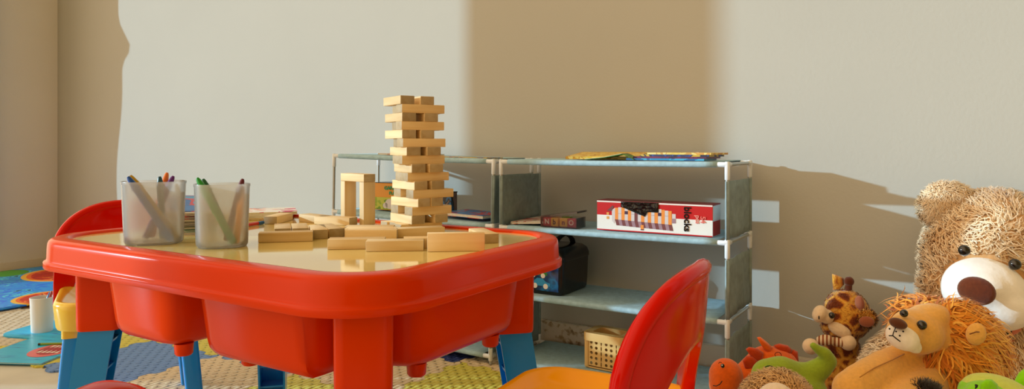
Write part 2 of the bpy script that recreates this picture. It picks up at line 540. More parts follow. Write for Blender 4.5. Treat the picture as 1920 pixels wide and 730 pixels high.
def make_chair(name, label, seat_mat, rotz, loc):
    c = thing(name, label, 'chair', loc, rotz, 'small plastic chairs round the activity table')
    m = MB()
    pr = [(.030, .200), (.006, .200), (.004, .205), (.001, .235), (0, .246), (.002, .2515), (.006, .2535), (.012, .2520), (.020, .244), (.034, .236), (.060, .2325), (.09, .232)]
    m.loft([[(x, y, z-.012) for x, y in rrect(.118-i, .132-i, .050-i*.45, 10)] for i, z in pr], cap_a=False)
    for sx in (-1, 1):
        for sy in (-1, 1):
            m.loft([[(sx*.078+a, sy*.098+b, z) for a, b in rrect(.019, .019, .008, 4)] for z in (.223, .175, .173)])
    m.build('seat', seat_mat, c, angle=45)
    backrest_mesh().build('backrest', M['red_chair'], c, angle=60)
    for sx in (-1, 1):
        for sy in (-1, 1):
            m = MB()
            m.loft([[(sx*(.078+.020*(.178-z)/.178)+a*s, sy*(.098+.016*(.178-z)/.178)+b*s, z) for a, b in rrect(.0165, .0165, .006, 4)] for z, s in ((.178, 1), (.1, .98), (.004, .95), (.0003, .90))])
            m.build('leg', M['blue_leg'], c, angle=40)
    return c
make_chair('child_chair', 'red backed chair with orange yellow seat at the right side of the table', M['yellow_seat'], math.pi+.085, (-.3626, .735, 0))
make_chair('child_chair', 'red backed chair with pale yellow seat behind the left end of the table', M['yellow_pale_seat'], math.radians(-29.8), (-1.439, .837, .0054))
make_chair('child_chair', 'chair at the bottom left with only its red back edge in view', M['yellow_seat'], math.radians(51), (-.27, .27, 0))

# ---------------------------------------------------------------- wooden blocks
BL, BW, BT = .079, .0252, .0143
mb = MB(); mb.box((0, 0, 0), (BL, BW, BT), .0008, 2)
proto = mb.build('wooden_block', M['wood'], angle=30)
proto.data.materials.append(M['wood_end'])
for pf in proto.data.polygons:
    if abs(pf.normal.x) > .9: pf.material_index = 1
used = [False]
def block(center, yaw, mode, label, group):
    o = proto if not used[0] else proto.copy()
    if used[0]: COL.objects.link(o)
    used[0] = True
    o.location = center
    if mode == 'flat': o.rotation_euler = (0, 0, yaw)
    elif mode == 'edge': o.rotation_euler = (math.pi/2, 0, yaw)
    else:  # standing: long axis up, broad side along yaw
        mt = Matrix.Rotation(yaw, 3, 'Z') @ Matrix(((0, 0, 1), (0, 1, 0), (-1, 0, 0))).transposed() if False else None
        bx = Vector((math.cos(yaw), math.sin(yaw), 0)); bz = Vector((0, 0, 1))
        mt = Matrix((bz, bx, bz.cross(bx))).transposed()
        o.rotation_euler = mt.to_euler()
    tag(o, label, 'wooden block', group)
    return o
def yaw_of(v): return math.atan2(v.y, v.x)
ORD = ['top', 'second', 'third', 'fourth', 'fifth', 'sixth', 'seventh', 'eighth', 'ninth', 'tenth', 'eleventh', 'twelfth', 'thirteenth', 'fourteenth', 'fifteenth', 'bottom']
ALPHA = [31, 32, 31, 32, 31, 32, 30, 32, 31, 35, 37, 37, 44, 39, 36, 36]
CORN = [751, 753.7, 754, 753, 754, 755.6, 762.5, 754, 772, 764.5, 777, 775, 784, 773, 772, 752]
# even layers: offsets (m) of the blocks along the right-hand direction; odd layers: along the left-hand direction
def off_r(px, i): return (px-CORN[i])/1010.0
LAY = {0: [0, 787.5], 2: [0, 795], 4: [0, 788], 6: [0, 800], 8: [0, 805], 10: [0, 810.5], 12: [0, 812], 14: [0, 817]}
LAYO = {1: [0, .0258], 3: [0, .0256], 5: [0, .0258], 7: [0, .0258], 9: [0, .030], 11: [0, .052], 13: [0, .054], 15: [0, .0262, .0525]}
DC = 1.188
for i in range(16):
    a = math.radians(ALPHA[i])
    Rv = room(math.cos(a), math.sin(a), 0); Lv = room(-math.sin(a), math.cos(a), 0)
    z = TZ+(15-i+.5)*(BT+.00006)+.0001
    corner = room((CORN[i]-960)/F*DC, DC, 0)
    if i in LAY:
        for k, o in enumerate(LAY[i]):
            o = 0 if k == 0 else off_r(o, i)
            c = corner+Rv*(o+BW/2)+Lv*(BL/2); c.z = z
            block(c, yaw_of(Lv), 'flat', 'wooden block in the tower, %s layer, %s of the two ends seen' % (ORD[i], 'left' if k == 0 else 'right'), 'blocks of the tower')
        if i == 14:
            c = corner+Rv*(.0262+BW/2)+Lv*(BL/2+.030); c.z = z
            block(c, yaw_of(Lv), 'flat', 'wooden block pushed back in the middle of the tower fifteenth layer', 'blocks of the tower')
    else:
        names = ['its long side seen', 'behind the long one at left', 'hindmost of the three'] if i == 15 else ['its long side seen', 'the one behind the long side at left']
        for k, o in enumerate(LAYO[i]):
            c = corner+Rv*(BL/2+(0.004*(k % 2)))+Lv*(o+BW/2); c.z = z
            block(c, yaw_of(Rv), 'flat', 'wooden block in the tower, %s layer, %s' % (ORD[i], names[k]), 'blocks of the tower')
def front(pa, pb, label, mode='flat', endwise=False, group='loose blocks on the yellow table top', back=0.0, side=0.0):
    A = on_z(pa[0], pa[1], TZ); B = on_z(pb[0], pb[1], TZ)
    dv = (B-A).normalized(); n = Vector((-dv.y, dv.x, 0))
    if depth_of(n) < 0: n = -n
    A = A+n*back+dv*side
    h = BT if mode == 'flat' else BW
    depth = BW if mode == 'flat' else BT
    if endwise: c = A+dv*(depth/2)+n*(BL/2)
    else: c = A+dv*(BL/2)+n*(depth/2)
    c.z = TZ+h/2+.0002
    return block(c, yaw_of(n if endwise else dv), mode, label, group)
front((484, 456), (581.7, 453), 'loose block lying farthest left at the front of the row')
front((583.7, 449.2), (614, 448), 'loose block showing its end, just right of the leftmost long block', endwise=True)
front((617, 446.8), (646, 445), 'second loose block showing its end, right of the leftmost long block', endwise=True)
front((583.7, 449.2), (614, 448), 'loose block behind the leftmost long block, inner one', endwise=True, side=-.0275, back=.032)
front((583.7, 449.2), (614, 448), 'loose block behind the leftmost long block, outer pale one', endwise=True, side=-.0545, back=.036)
front((560, 415.8), (608, 421.4), 'pale loose block lying left of the arch legs')
front((655, 424), (672.5, 421), 'loose block lying before the arch with its end to the right', endwise=True)
front((494.5, 420.8), (520.5, 421.0), 'loose block beside the magazines with a greyish end', endwise=True)
front((648, 449.6), (742.5, 449.2), 'loose long block, front one of three side by side in the middle')
front((648, 449.6), (742.5, 449.2), 'loose long block, middle one of three side by side', back=.0264, side=-.0070)
front((648, 449.6), (742.5, 449.2), 'loose long block, rear one of three side by side', back=.0526, side=-.0125)
front((613.7, 469), (711, 467.5), 'loose long block in the front row, left one')
front((685.5, 472.6), (783.7, 471.2), 'loose long block in the front row, middle one')
front((757, 467.2), (850, 465), 'loose block half hidden behind the upright front block')
front((744, 447.2), (836, 442.6), 'loose block lying close before the foot of the tower')
front((801, 473), (901, 471.4), 'loose block standing on its long edge at the right front', mode='edge')
front((905, 457.6), (935.5, 456.2), 'loose block farthest right showing its dark end', endwise=True)
# arch of three blocks
a = math.radians(45)
Rv = room(math.cos(a), math.sin(a), 0); Lv = room(-math.sin(a), math.cos(a), 0)
corner = on_z(682, 423.2, TZ); corner.z = 0
for k, nm in ((0, 'right'), (1, 'left')):
    c = corner+Rv*(BW/2)+Lv*(BT/2+k*(.0640)); c.z = TZ+BL/2+.0002
    block(c, yaw_of(Rv), 'stand', 'standing block, %s leg of the small arch left of the tower' % nm, 'blocks of the small arch')
c = corner+Rv*(BW/2-.0005)+Lv*(BL/2-.001); c.z = TZ+BL+BT/2+.0004
block(c, yaw_of(Lv), 'flat', 'block laid across the top of the small arch', 'blocks of the small arch')

# ---------------------------------------------------------------- frosted cups and markers
def frosted():
    t = NT('frosted_clear_plastic')
    rf = t.add('ShaderNodeBsdfRefraction', Roughness=0.22, IOR=1.12)
    rf.inputs['Color'].default_value = (.97, .97, .95, 1)
    tl = t.add('ShaderNodeBsdfTranslucent'); tl.inputs['Color'].default_value = (.97, .97, .96, 1)
    df = t.add('ShaderNodeBsdfDiffuse'); df.inputs['Color'].default_value = (.95, .95, .94, 1)
    gl = t.add('ShaderNodeBsdfGlossy', Roughness=0.25)
    nz = t.add('ShaderNodeTexNoise', Scale=60.0); t.link(t.coord(), nz.inputs['Vector'])
    bp = t.add('ShaderNodeBump'); bp.inputs['Strength'].default_value = .05
    t.link(nz.outputs['Fac'], bp.inputs['Height'])
    t.link(bp.outputs['Normal'], rf.inputs['Normal'])
    m1 = t.add('ShaderNodeMixShader'); m1.inputs[0].default_value = 0.40
    t.link(tl.outputs[0], m1.inputs[1]); t.link(df.outputs[0], m1.inputs[2])
    tp = t.add('ShaderNodeBsdfTransparent'); tp.inputs['Color'].default_value = (.97, .97, .95, 1)
    m0 = t.add('ShaderNodeMixShader'); m0.inputs[0].default_value = 0.65
    t.link(tp.outputs[0], m0.inputs[1]); t.link(rf.outputs[0], m0.inputs[2])
    m2 = t.add('ShaderNodeMixShader'); m2.inputs[0].default_value = 0.30
    t.link(m0.outputs[0], m2.inputs[1]); t.link(m1.outputs[0], m2.inputs[2])
    fr = t.add('ShaderNodeFresnel'); fr.inputs['IOR'].default_value = 1.35
    m3 = t.add('ShaderNodeMixShader')
    t.link(fr.outputs[0], m3.inputs[0]); t.link(m2.outputs[0], m3.inputs[1]); t.link(gl.outputs[0], m3.inputs[2])
    t.link(m3.outputs[0], t.out.inputs['Surface'])
    return t.m
M['frosted'] = frosted()
def cup(label, loc, rx, ry, h, yaw, mat, taper=.9, group='pencil cups on the table'):
    c = thing('pencil_cup', label, 'cup', loc, yaw, group)
    def ring(s, z, w=0.0):
        return [((rx*s-w)*math.copysign(abs(math.cos(t))**.82, math.cos(t)), (ry*s-w)*math.copysign(abs(math.sin(t))**.82, math.sin(t)), z) for t in [2*math.pi*k/56 for k in range(56)]]
    m = MB()
    w = .0012
    prof = [(taper*.94, 0, 0), (taper, .004, 0)] + [(taper+(1-taper)*k/8, .004+(h-.008)*k/8, 0) for k in range(1, 9)] + [(1.02, h-.004, 0), (1.025, h-.001, 0), (1.02, h, 0), (1.0, h, w)] + \
           [(taper+(1-taper)*k/8, .004+(h-.008)*k/8, w) for k in range(8, -1, -1)] + [(taper*.94, .0025, w)]
    m.loft([ring(s, z, ww) for s, z, ww in prof])
    m.build('cup_body', mat, c, angle=60)
    return c
def marker(base, tip, col, label, group='felt tip pens in the pencil cups', r=.0050):
    base = Vector(base); tip = Vector(tip); L = (tip-base).length
    o = thing('felt_tip_pen', label, 'pen', base, 0, group, rot=(tip-base).to_track_quat('Z', 'Y').to_euler())
    m = MB(); m.tube([(0, 0, 0), (0, 0, .002), (0, 0, L*.80)], [r*.75, r, r], 12)
    mc = M.get('pen'+str(col)) or plain('pen_barrel', col, .3)
    M['pen'+str(col)] = mc
    m.build('barrel', mc, o)
    m = MB(); m.tube([(0, 0, L*.80), (0, 0, L*.82), (0, 0, L*.97), (0, 0, L)], [r*1.12, r*1.15, r*.62, r*.35], 12)
    m.build('pen_cap', mc, o)
    return o
CUP1 = room((289-960)/F*1.07, 1.07, TZ+.0003); CUP2 = room((416.5-960)/F*1.035, 1.035, TZ+.0003)
r1 = YAW+math.radians(24); r2 = YAW+math.radians(26)
cup('frosted plastic pencil cup with blue and gold pens, left of the pair', CUP1, .0435, .0385, .0925, r1, M['frosted'], .93)
cup('frosted plastic pencil cup with green pens, right of the pair', CUP2, .0375, .0345, .0905, r2, M['frosted'], .94)
def in_cup(cup_loc, dx0, dd0, z0, dx1, dd1, z1):
    """pen end points given right/away from the cup middle as the camera sees it"""
    ang = math.atan2(cup_loc.x*CY+cup_loc.y*SY, depth_of(cup_loc))
    def pt(dx, dd, z):
        X = dx*math.cos(ang)+dd*math.sin(ang); D = -dx*math.sin(ang)+dd*math.cos(ang)
        v = room(X, D, 0)
        return (cup_loc.x+v.x, cup_loc.y+v.y, cup_loc.z+z)
    return pt(dx0, dd0, z0), pt(dx1, dd1, z1)
def pens(loc, specs):
    for (a, col, lab) in specs:
        b, t = in_cup(loc, *a)
        marker(b, t, col, lab)
pens(CUP1, [((.022, -.0215, .005, -.034, -.0190, .1005), (22, 84, 176), 'royal blue pen leaning at the left rim of the left cup'),
            ((.031, -.006, .005, -.0315, -.003, .1015), (186, 150, 28), 'gold pen beside the blue one in the left cup'),
            ((.012, .008, .005, .0075, .006, .099), (14, 74, 96), 'dark teal pen standing in the middle of the left cup'),
            ((-.004, .026, .005, .018, .028, .104), (226, 120, 44), 'orange pen at the back rim of the left cup'),
            ((-.012, .021, .005, .0265, .016, .099), (92, 30, 130), 'purple pen at the right of the left cup')])
pens(CUP2, [((.016, -.024, .006, -.033, -.004, .0995), (22, 148, 50), 'bright green pen leaning left in the right cup'),
            ((.012, .014, .006, -.026, .016, .097), (12, 92, 56), 'dark green pen leaning left in the right cup'),
            ((.006, .012, .006, .028, -.002, .097), (96, 22, 44), 'maroon pen leaning right in the right cup'),
            ((.018, -.019, .005, .0285, .012, .0895), (236, 150, 24), 'orange pen along the right side of the right cup')])
# ---------------------------------------------------------------- fabric shelf racks
LEV = [.5015, .343, .1825, .024]
def rack(label, x0, x1, y0, y1, pivot=None, tilt=0.0, side_right=True):
    """steel tubes, white corner pieces, cloth shelves; local x to the right, y to the wall"""
    piv = pivot or (x0, y0)
    r = thing('shelf_rack', label, 'shelf rack', (piv[0], piv[1], 0.005), 0, 'fabric shelf racks along the wall', rot=(0, tilt, 0))
    ax0, ax1, ay0, ay1 = x0-piv[0], x1-piv[0], y0-piv[1], y1-piv[1]
    PR = .0040
    zoff = -.005
    for (x, y) in ((ax0, ay0), (ax1, ay0), (ax0, ay1), (ax1, ay1)):
        m = MB(); m.tube([(x, y, .0006), (x, y, LEV[0]+zoff)], PR, 12)
        m.build('post', M['rod'], r)
    for li, z in enumerate(LEV):
        z += zoff
        for (x, y) in ((ax0, ay0), (ax1, ay0), (ax0, ay1), (ax1, ay1)):
            sx = 1 if x == ax0 else -1; sy = 1 if y == ay0 else -1
            m = MB()
            down = .031 if li < 3 else .010
            up = .006 if li == 0 else (.016 if li < 3 else .022)
            up = .006 if li == 0 else (.008 if li < 3 else .022)
            m.tube([(x, y, z-down), (x, y, z-down+.001), (x, y, z+up-.002), (x, y, z+up)], [.0046, .0053, .0054, .0042], 14)
            m.tube([(x, y, z), (x+sx*.020, y, z), (x+sx*.021, y, z)], [.0054, .0053, .0046], 14)
            m.tube([(x, y, z), (x, y+sy*.018, z), (x, y+sy*.019, z)], [.0054, .0052, .0046], 14)
            m.build('connector', M['white_plastic'], r)
        for y in (ay0, ay1):
            m = MB(); m.tube([(ax0, y, z), (ax1, y, z)], .0040, 10); m.build('rod', M['rod'], r)
        for x in (ax0, ax1):
            m = MB(); m.tube([(x, ay0, z), (x, ay1, z)], .0040, 10); m.build('rod', M['rod'], r)
        # cloth shelf wrapped round the front and back rods
        m = MB()
        rows = []
        NX = 17
        for i in range(NX):
            x = ax0+.020+(ax1-ax0-.040)*i/(NX-1)
            u = (i/(NX-1)-.5)*2
            row = []
            sag = .0015*(1-u*u)
            for k in range(8): # front wrap
                a = math.radians(-110+200*k/7)
                row.append((x, ay0-math.cos(a-math.radians(0))*.0062*1.0, z-.0012*(1-u*u)+math.sin(a)*.0062))
            for k in range(1, 9):
                t = k/9
                row.append((x, ay0+(ay1-ay0)*t, z+.0058-sag*math.sin(math.pi*t)))
            for k in range(8):
                a = math.radians(90-200*k/7)
                row.append((x, ay1+math.cos(a)*.0062, z+math.sin(a)*.0062))
            rows.append(row)
        m.grid(rows)
        s = m.build('shelf', M['fabric'], r, angle=80)
        sol = s.modifiers.new('thickness', 'SOLIDIFY'); sol.thickness = .0012; sol.offset = -1
    # cloth side panels stretched between the posts
    for x in ((ax0, ax1) if tilt == 0 else (ax1,)):
        for li in range(3):
            zt = LEV[li]+zoff-.034; zb = LEV[li+1]+zoff+.006
            m = MB(); rows = []
            for i in range(9):
                z = zb+(zt-zb)*i/8
                row = []
                for k in range(13):
                    a = 2*math.pi*k/12 if False else 0
                    t = k/12
                    y = ay0-.0058+(ay1-ay0+.0116)*t
                    wav = .0022*math.sin(t*9+li*2+x*7)*math.sin(i*.8+1)+.0016*math.sin(t*21+i*.4)
                    edge = min(1, min(t, 1-t)*8)
                    row.append((x+wav*edge, y, z))
                rows.append(row)
            m.grid(rows)
            m2 = m
            for y in (ay0, ay1):
                m2.tube([(x, y, zb), (x, y, zt)], .0048, 12, cap=False)
            p = m2.build('side_panel', M['fabric_dark'], r, angle=60)
            sol = p.modifiers.new('thickness', 'SOLIDIFY'); sol.thickness = .0010
    return r
R1 = (-.931, -.390, 1.4525, 1.6370)
rack('grey cloth shelf rack with white corners holding the red and white blocks box', *R1)
rack('grey cloth shelf rack farther left behind the tower and arch', -1.507, -.966, 1.458, 1.642, pivot=(-.966, 1.458), tilt=math.radians(1.1))
def shelf_z(li): return LEV[li]+.0070
# ---------------------------------------------------------------- books and papers
def sheet_stack(name, label, cat, loc, rotz, sx, sy, sz, cover, group, rot=None, pages=True):
    """a thin booklet: two covers, page block and spine"""
    o = thing(name, label, cat, loc, rotz, group, rot=rot)
    cv = min(.0008, sz*.2) if pages else sz*.49
    m = MB(); m.mat(cover)
    m.box((0, 0, cv/2), (sx, sy, cv)); m.box((0, 0, sz-cv/2), (sx, sy, cv)); m.box((-sx/2+.0004, 0, sz/2), (.0008, sy, sz))
    m.build('cover', None, o, smooth=False)
    m = MB(); m.box((-.0003+.0005, 0, sz/2), (sx-.003, sy-.003, sz-2*cv-.0002))
    m.build('pages', M['paper'], o, smooth=False)
    return o
def on_top(px, py_depth, z):          # point on a shelf level seen in column px at room depth y
    k = (px-960)/F
    D = py_depth/(k*SY+CY)
    v = room(k*D, D, z); return v
zt = shelf_z(0)
C_yel = patchy('yellow_cover', [(226, 190, 52), (232, 204, 96), (206, 150, 40), (236, 214, 120)], 30, .4, 3)
C_grn = patchy('green_cover', [(60, 128, 36), (86, 150, 50), (34, 84, 28)], 24, .4, 5)
C_nav = patchy('navy_cover', [(20, 44, 96), (28, 70, 150), (16, 30, 60), (200, 170, 50)], 24, .4, 9)
C_pur = patchy('plum_cover', [(84, 24, 60), (120, 30, 70), (60, 20, 48)], 24, .4, 12)
C_cya = patchy('cyan_cover', [(30, 140, 196), (60, 170, 216), (20, 100, 160)], 24, .4, 15)
C_pnk = patchy('pink_white_cover', [(214, 90, 130), (240, 236, 230), (244, 240, 236), (232, 150, 130), (150, 160, 170)], 16, .4, 21)
C_red = patchy('red_white_cover', [(196, 30, 30), (236, 232, 226), (232, 228, 220), (226, 110, 40), (30, 28, 30)], 15, .35, 33)
C_blu = patchy('blue_red_cover', [(30, 110, 190), (24, 96, 178), (196, 30, 50), (60, 150, 210)], 18, .35, 41)
C_mag = patchy('magenta_cover', [(120, 20, 62), (170, 30, 70), (90, 16, 50), (200, 50, 60)], 18, .35, 47)
C_blk = patchy('black_cover', [(24, 22, 26), (50, 46, 48), (18, 18, 22)], 18, .35, 53)
C_dgr = patchy('dark_green_cover', [(20, 62, 34), (34, 92, 52), (14, 40, 26)], 18, .35, 57)
C_mint = patchy('mint_cover', [(128, 196, 170), (170, 214, 190), (90, 160, 140)], 18, .35, 61)
C_org = patchy('orange_white_cover', [(234, 110, 40), (238, 234, 238), (228, 226, 240), (90, 60, 60)], 40, .4, 64)
gt = 'booklets lying on top of the racks'
sheet_stack('booklet', 'yellow covered booklet lying flat on the near rack', 'book', on_top(1140, 1.555, zt+.0052), 0, .17, .115, .006, C_yel, gt, rot=(math.radians(5), 0, math.radians(6)), pages=False)
# a tented green booklet: two leaves meeting in a ridge
gb = thing('booklet', 'green booklet standing slightly tented on the near rack', 'book', on_top(1163, 1.487, zt), math.radians(4), gt)
m = MB(); m.grid([[(-.075, y, .0006), (-.03, y, .005), (.012, y, .013)] for y in (-.026, .026)]); m.grid([[(.0125, y, .0132), (.03, y, .006), (.040, y, .0008)] for y in (-.026, .026)])
c_ = m.build('cover', C_grn, gb, smooth=False); s_ = c_.modifiers.new('thickness', 'SOLIDIFY'); s_.thickness = .0008
m = MB(); m.grid([[(-.075, y, .0018), (-.03, y, .0064), (.0115, y, .0144)] for y in (-.025, .025)])
c_ = m.build('pages', M['paper'], gb, smooth=False); s_ = c_.modifiers.new('thickness', 'SOLIDIFY'); s_.thickness = .0008
b0 = on_top(1268, 1.507, zt)
for i, (cv, nm) in enumerate(((C_cya, 'light blue lowest booklet of the pile on the near rack'), (C_pur, 'plum second booklet of the pile on the near rack'), (C_nav, 'navy third booklet of the pile on the near rack'), (C_yel, 'yellow topmost booklet of the pile on the near rack'))):
    sheet_stack('booklet', nm, 'book', b0+Vector((-.012+.010*i, .006*i, .0041*i)), math.radians(-2-2.5*i), .175-.008*i, .082, .004, cv, gt, pages=False)
pp = thing('paper_sheet', 'orange and white curled paper at the back of the near rack', 'paper', on_top(1308, 1.60, zt), math.radians(8), gt)
m = MB(); m.grid([[(-.04+.08*i/8, y, .0008+.016*math.sin(math.pi*i/8)**2*(1 if i > 2 else .6)) for i in range(9)] for y in (-.02, .02)])
c_ = m.build('sheet', C_org, pp); s_ = c_.modifiers.new('thickness', 'SOLIDIFY'); s_.thickness = .0006
def rz2(x): return .4925+(-.966-x)*.0192+.0062
sheet_stack('booklet', 'pink and white booklet lying left of the tower top on the far rack', 'book', (-1.30, 1.56, rz2(-1.30)+.0090), math.radians(4), .15, .11, .004, C_pnk, gt, rot=(0, math.radians(1.1), math.radians(4)))
sheet_stack('booklet', 'black covered booklet on the far rack right of the tower', 'book', (-1.085, 1.50, rz2(-1.085)+.003), 0, .17, .07, .003, C_blk, gt, rot=(0, math.radians(1.1), math.radians(3)))
sheet_stack('booklet', 'multicoloured booklet on top of the black one on the far rack', 'book', (-1.065, 1.507, rz2(-1.065)+.0075), 0, .17, .07, .003, patchy('many_cover', [(30, 120, 60), (30, 70, 170), (220, 190, 40), (140, 30, 50)], 22, .4, 70), gt, rot=(0, math.radians(.6), math.radians(-4)))

# ---------------------------------------------------------------- things on the near rack
zm = shelf_z(1); zl = shelf_z(2)
# blocks box
BXL, BXW, BXH = .262, .058, .066
bx = thing('game_box', 'red and white cardboard box of wooden blocks with black tape', 'box', (-.558, 1.506, zm), 0.0)
card_w = plain('white_card', (238, 236, 232), .45); card_r = plain('red_card', (196, 12, 18), .4)
card_d = plain('dark_red_card', (128, 30, 26), .5, noise=.2, nscale=40)
m = MB(); m.mat(card_w); m.box((0, 0, BXH*.26), (BXL, BXW, BXH*.52)); m.mat(card_r); m.box((0, 0, BXH*.76), (BXL, BXW, BXH*.48))
m.mat(card_d); m.box((0, 0, BXH+.0006), (BXL+.001, BXW+.001, .0012))
m.build('carton', None, bx, smooth=False)
m = MB(); m.mat(card_w); m.box((0, -BXW/2-.0003, BXH-.0016), (BXL, .0006, .003)); m.box((BXL/2+.0003, 0, BXH*.75), (.0006, BXW*.92, BXH*.45)); m.mat(card_r); m.box((BXL/2+.0003, 0, BXH*.25), (.0006, BXW*.9, BXH*.46))
m.box((0, -BXW/2-.0003, .0012), (BXL, .0006, .0024))
m.build('edge_print', None, bx, smooth=False)
org = plain('printed_orange', (240, 146, 60), .45); gry = plain('printed_pale_grey', (214, 206, 208), .45); mve = plain('printed_mauve', (120, 62, 62), .45); mvl = plain('printed_light_mauve', (160, 128, 140), .45); prp = plain('printed_purple', (62, 34, 66), .45)
m = MB(); yy = -BXW/2-.0006
def pq(pts, mt, lift=0.0):
    m.mat(mt)
    a = [(p[0], yy-lift, p[1]) for p in pts]; b = [(p[0], yy-lift+.0004, p[1]) for p in pts]
    m.loft([a, b])
nst = 17
for i in range(nst):
    xa = -.087+i*.0077*1.0; xb = xa+.0075
    up = .0515+.0015*math.sin(i*1.1); mid = .0255-.0003*i
    mt = org if i % 2 == 0 else gry
    if i == 6: mt = mve
    pq([(xa, mid), (xb, mid-.0003), (xb, up), (xa, up)], mt)
    if i in (3, 13): pq([(xa, .038), (xb, .038), (xb, .045), (xa, .045)], prp, .0002)
    if i % 2 == 1 and i not in (3, 13): pq([(xa, .0385), (xb, .0385), (xb, .0392), (xa, .0392)], mvl, .0002)
    lo = .0125-.0003*i
    pq([(xa, mid), (xb, mid), (xb+.0035, lo), (xa+.0035, lo)], mve if i % 2 == 0 else mvl)
pq([(-.087, .0265), (-.087, .0515), (-.0945, .046), (-.0945, .022), (-.0885, .0165)], gry)
pq([(.0445, .034), (.0525, .034), (.0525, .044), (.0445, .044)], gry); pq([(.0445, .024), (.0525, .024), (.0525, .034), (.0445, .034)], mvl)
pq([(-.0265, .0075), (-.0195, .0075), (-.0195, .0165), (-.0265, .0165)], org, .0002); pq([(-.0265, .005), (-.0195, .005), (-.0195, .0075), (-.0265, .0075)], mve, .0002)
pq([(-.107, .044), (-.093, .0565), (-.0895, .054), (-.0945, .0435)], mve); 
for zc in (.0375, .0285): pq([(-.1075, zc-.003), (-.1015, zc-.003), (-.1015, zc+.003), (-.1075, zc+.003)], plain('printed_gold', (226, 160, 80), .45))
m.build('printed_picture', None, bx, smooth=False)
tape = NT('crumpled_black_tape'); tape.b.inputs['Base Color'].default_value = lin((14, 13, 14)); tape.b.inputs['Roughness'].default_value = .12
nz = tape.add('ShaderNodeTexVoronoi', Scale=95.0); tape.link(tape.coord(), nz.inputs['Vector']); tape.bump(nz.outputs['Distance'], .5, .004)
m = MB()
rows = []
for i in range(15):
    t = i/14; x = -.0725+.087*t
    zb = .0545-.020*min(1, t/.66) if t < .66 else (.0345 if t < .70 else .0455)
    rows.append([(x, yy-.0012-.0006*math.sin(i*2.1+k), zb+(BXH-zb)*k/6) for k in range(7)]+[(x, yy+.02, BXH+.0024)])
m.grid(rows); tp = m.build('black_tape', tape.m, bx, angle=20); s_ = tp.modifiers.new('thickness', 'SOLIDIFY'); s_.thickness = .0005
tp['label'] = 'crumpled shiny black tape'
lettering('printed_word', 'blocks', .0205, M['black'], bx, (.0775, yy-.0004, .0345), (math.pi/2, math.pi/2, 0), bold=.0005)
lettering('printed_word', '54', .0150, plain('printed_salmon', (236, 120, 110), .45), bx, (.1110, yy-.0004, .0350), (math.pi/2, math.pi/2, 0), bold=.0003)
lettering('printed_word', 'pcs', .0135, plain('printed_rose', (240, 150, 140), .45), bx, (.1000, yy-.0004, .0350), (math.pi/2, math.pi/2, 0), bold=.0003)
# clear box of letter cubes
clear = NT('clear_plastic')
tr = clear.add('ShaderNodeBsdfTransparent'); tr.inputs['Color'].default_value = (.95, .95, .95, 1)
gl = clear.add('ShaderNodeBsdfGlossy', Roughness=.12)
mx = clear.add('ShaderNodeMixShader'); fr = clear.add('ShaderNodeFresnel'); fr.inputs['IOR'].default_value = 1.45
ad = clear.add('ShaderNodeMath', operation='ADD'); ad.inputs[1].default_value = .04
df_ = clear.add('ShaderNodeBsdfTranslucent'); df_.inputs['Color'].default_value = (.9, .9, .9, 1); df2 = clear.add('ShaderNodeBsdfDiffuse'); df2.inputs['Color'].default_value = (.9, .9, .9, 1); mm = clear.add('ShaderNodeMixShader'); mm.inputs[0].default_value = .5; clear.link(df_.outputs[0], mm.inputs[1]); clear.link(df2.outputs[0], mm.inputs[2]); m3 = clear.add('ShaderNodeMixShader'); m3.inputs[0].default_value = .05; clear.link(tr.outputs[0], m3.inputs[1]); clear.link(mm.outputs[0], m3.inputs[2])
clear.link(fr.outputs[0], ad.inputs[0]); clear.link(ad.outputs[0], mx.inputs[0]); clear.link(m3.outputs[0], mx.inputs[1]); clear.link(gl.outputs[0], mx.inputs[2]); clear.link(mx.outputs[0], clear.out.inputs['Surface'])
cbx = on_top(1056, 1.49, zm)
cb = thing('plastic_container', 'clear plastic container of letter cubes with a tilted lid', 'container', cbx, math.radians(2))
cl_, cw_, ch_ = .092, .052, .0235
m = MB(); w = .0010
for (c, s) in (((0, 0, w/2), (cl_, cw_, w)), ((0, -cw_/2, ch_/2), (cl_, w, ch_)), ((0, cw_/2, ch_/2), (cl_, w, ch_)), ((-cl_/2, 0, ch_/2), (w, cw_, ch_)), ((cl_/2, 0, ch_/2), (w, cw_, ch_))): m.box(c, s)
m.build('tub', clear.m, cb, smooth=False)
m = MB(); m.box((0, 0, 0), (cl_+.004, cw_+.004, .0014)); m.box((0, -cw_/2-.002, -.002), (cl_+.004, .001, .004)); m.box((cl_/2+.002, 0, -.002), (.001, cw_+.004, .004))
m.build('lid', clear.m, cb, smooth=False, loc=(.001, 0, ch_+.0085), rot=(0, math.radians(-8.5), 0))
crm = plain('crimson_cube', (178, 18, 52), .35); ylw = plain('yellow_cube', (226, 178, 44), .35); grn = plain('green_cube', (90, 160, 30), .35)
for i, (c, ch, tc2, lab) in enumerate(((crm, 'N', card_w, 'crimson cube with a pale letter, leftmost in the clear container'), (ylw, 'b', M['black'], 'yellow cube lettered b in the clear container'), (ylw, 'n', plain('dark_red_ink', (110, 16, 24), .4), 'yellow cube with a dark red arch letter in the clear container'), (crm, 'O', card_w, 'crimson cube with a round letter, rightmost in the clear container'))):
    pos = Vector(cbx)+Vector((-.033+.0215*i, -.010-(.002 if i == 1 else 0), .0113+.0003))
    cu = thing('letter_cube', lab, 'letter cube', pos, math.radians((3, -4, 5, -2)[i]), 'letter cubes in the clear container')
    m = MB(); m.box((0, 0, 0), (.0195, .0195, .0195), .0012); m.build('cube_body', c, cu, angle=30)
    lettering('letter', ch, .016, tc2, cu, (0, -.0101, 0), (math.pi/2, 0, 0), bold=.0004)
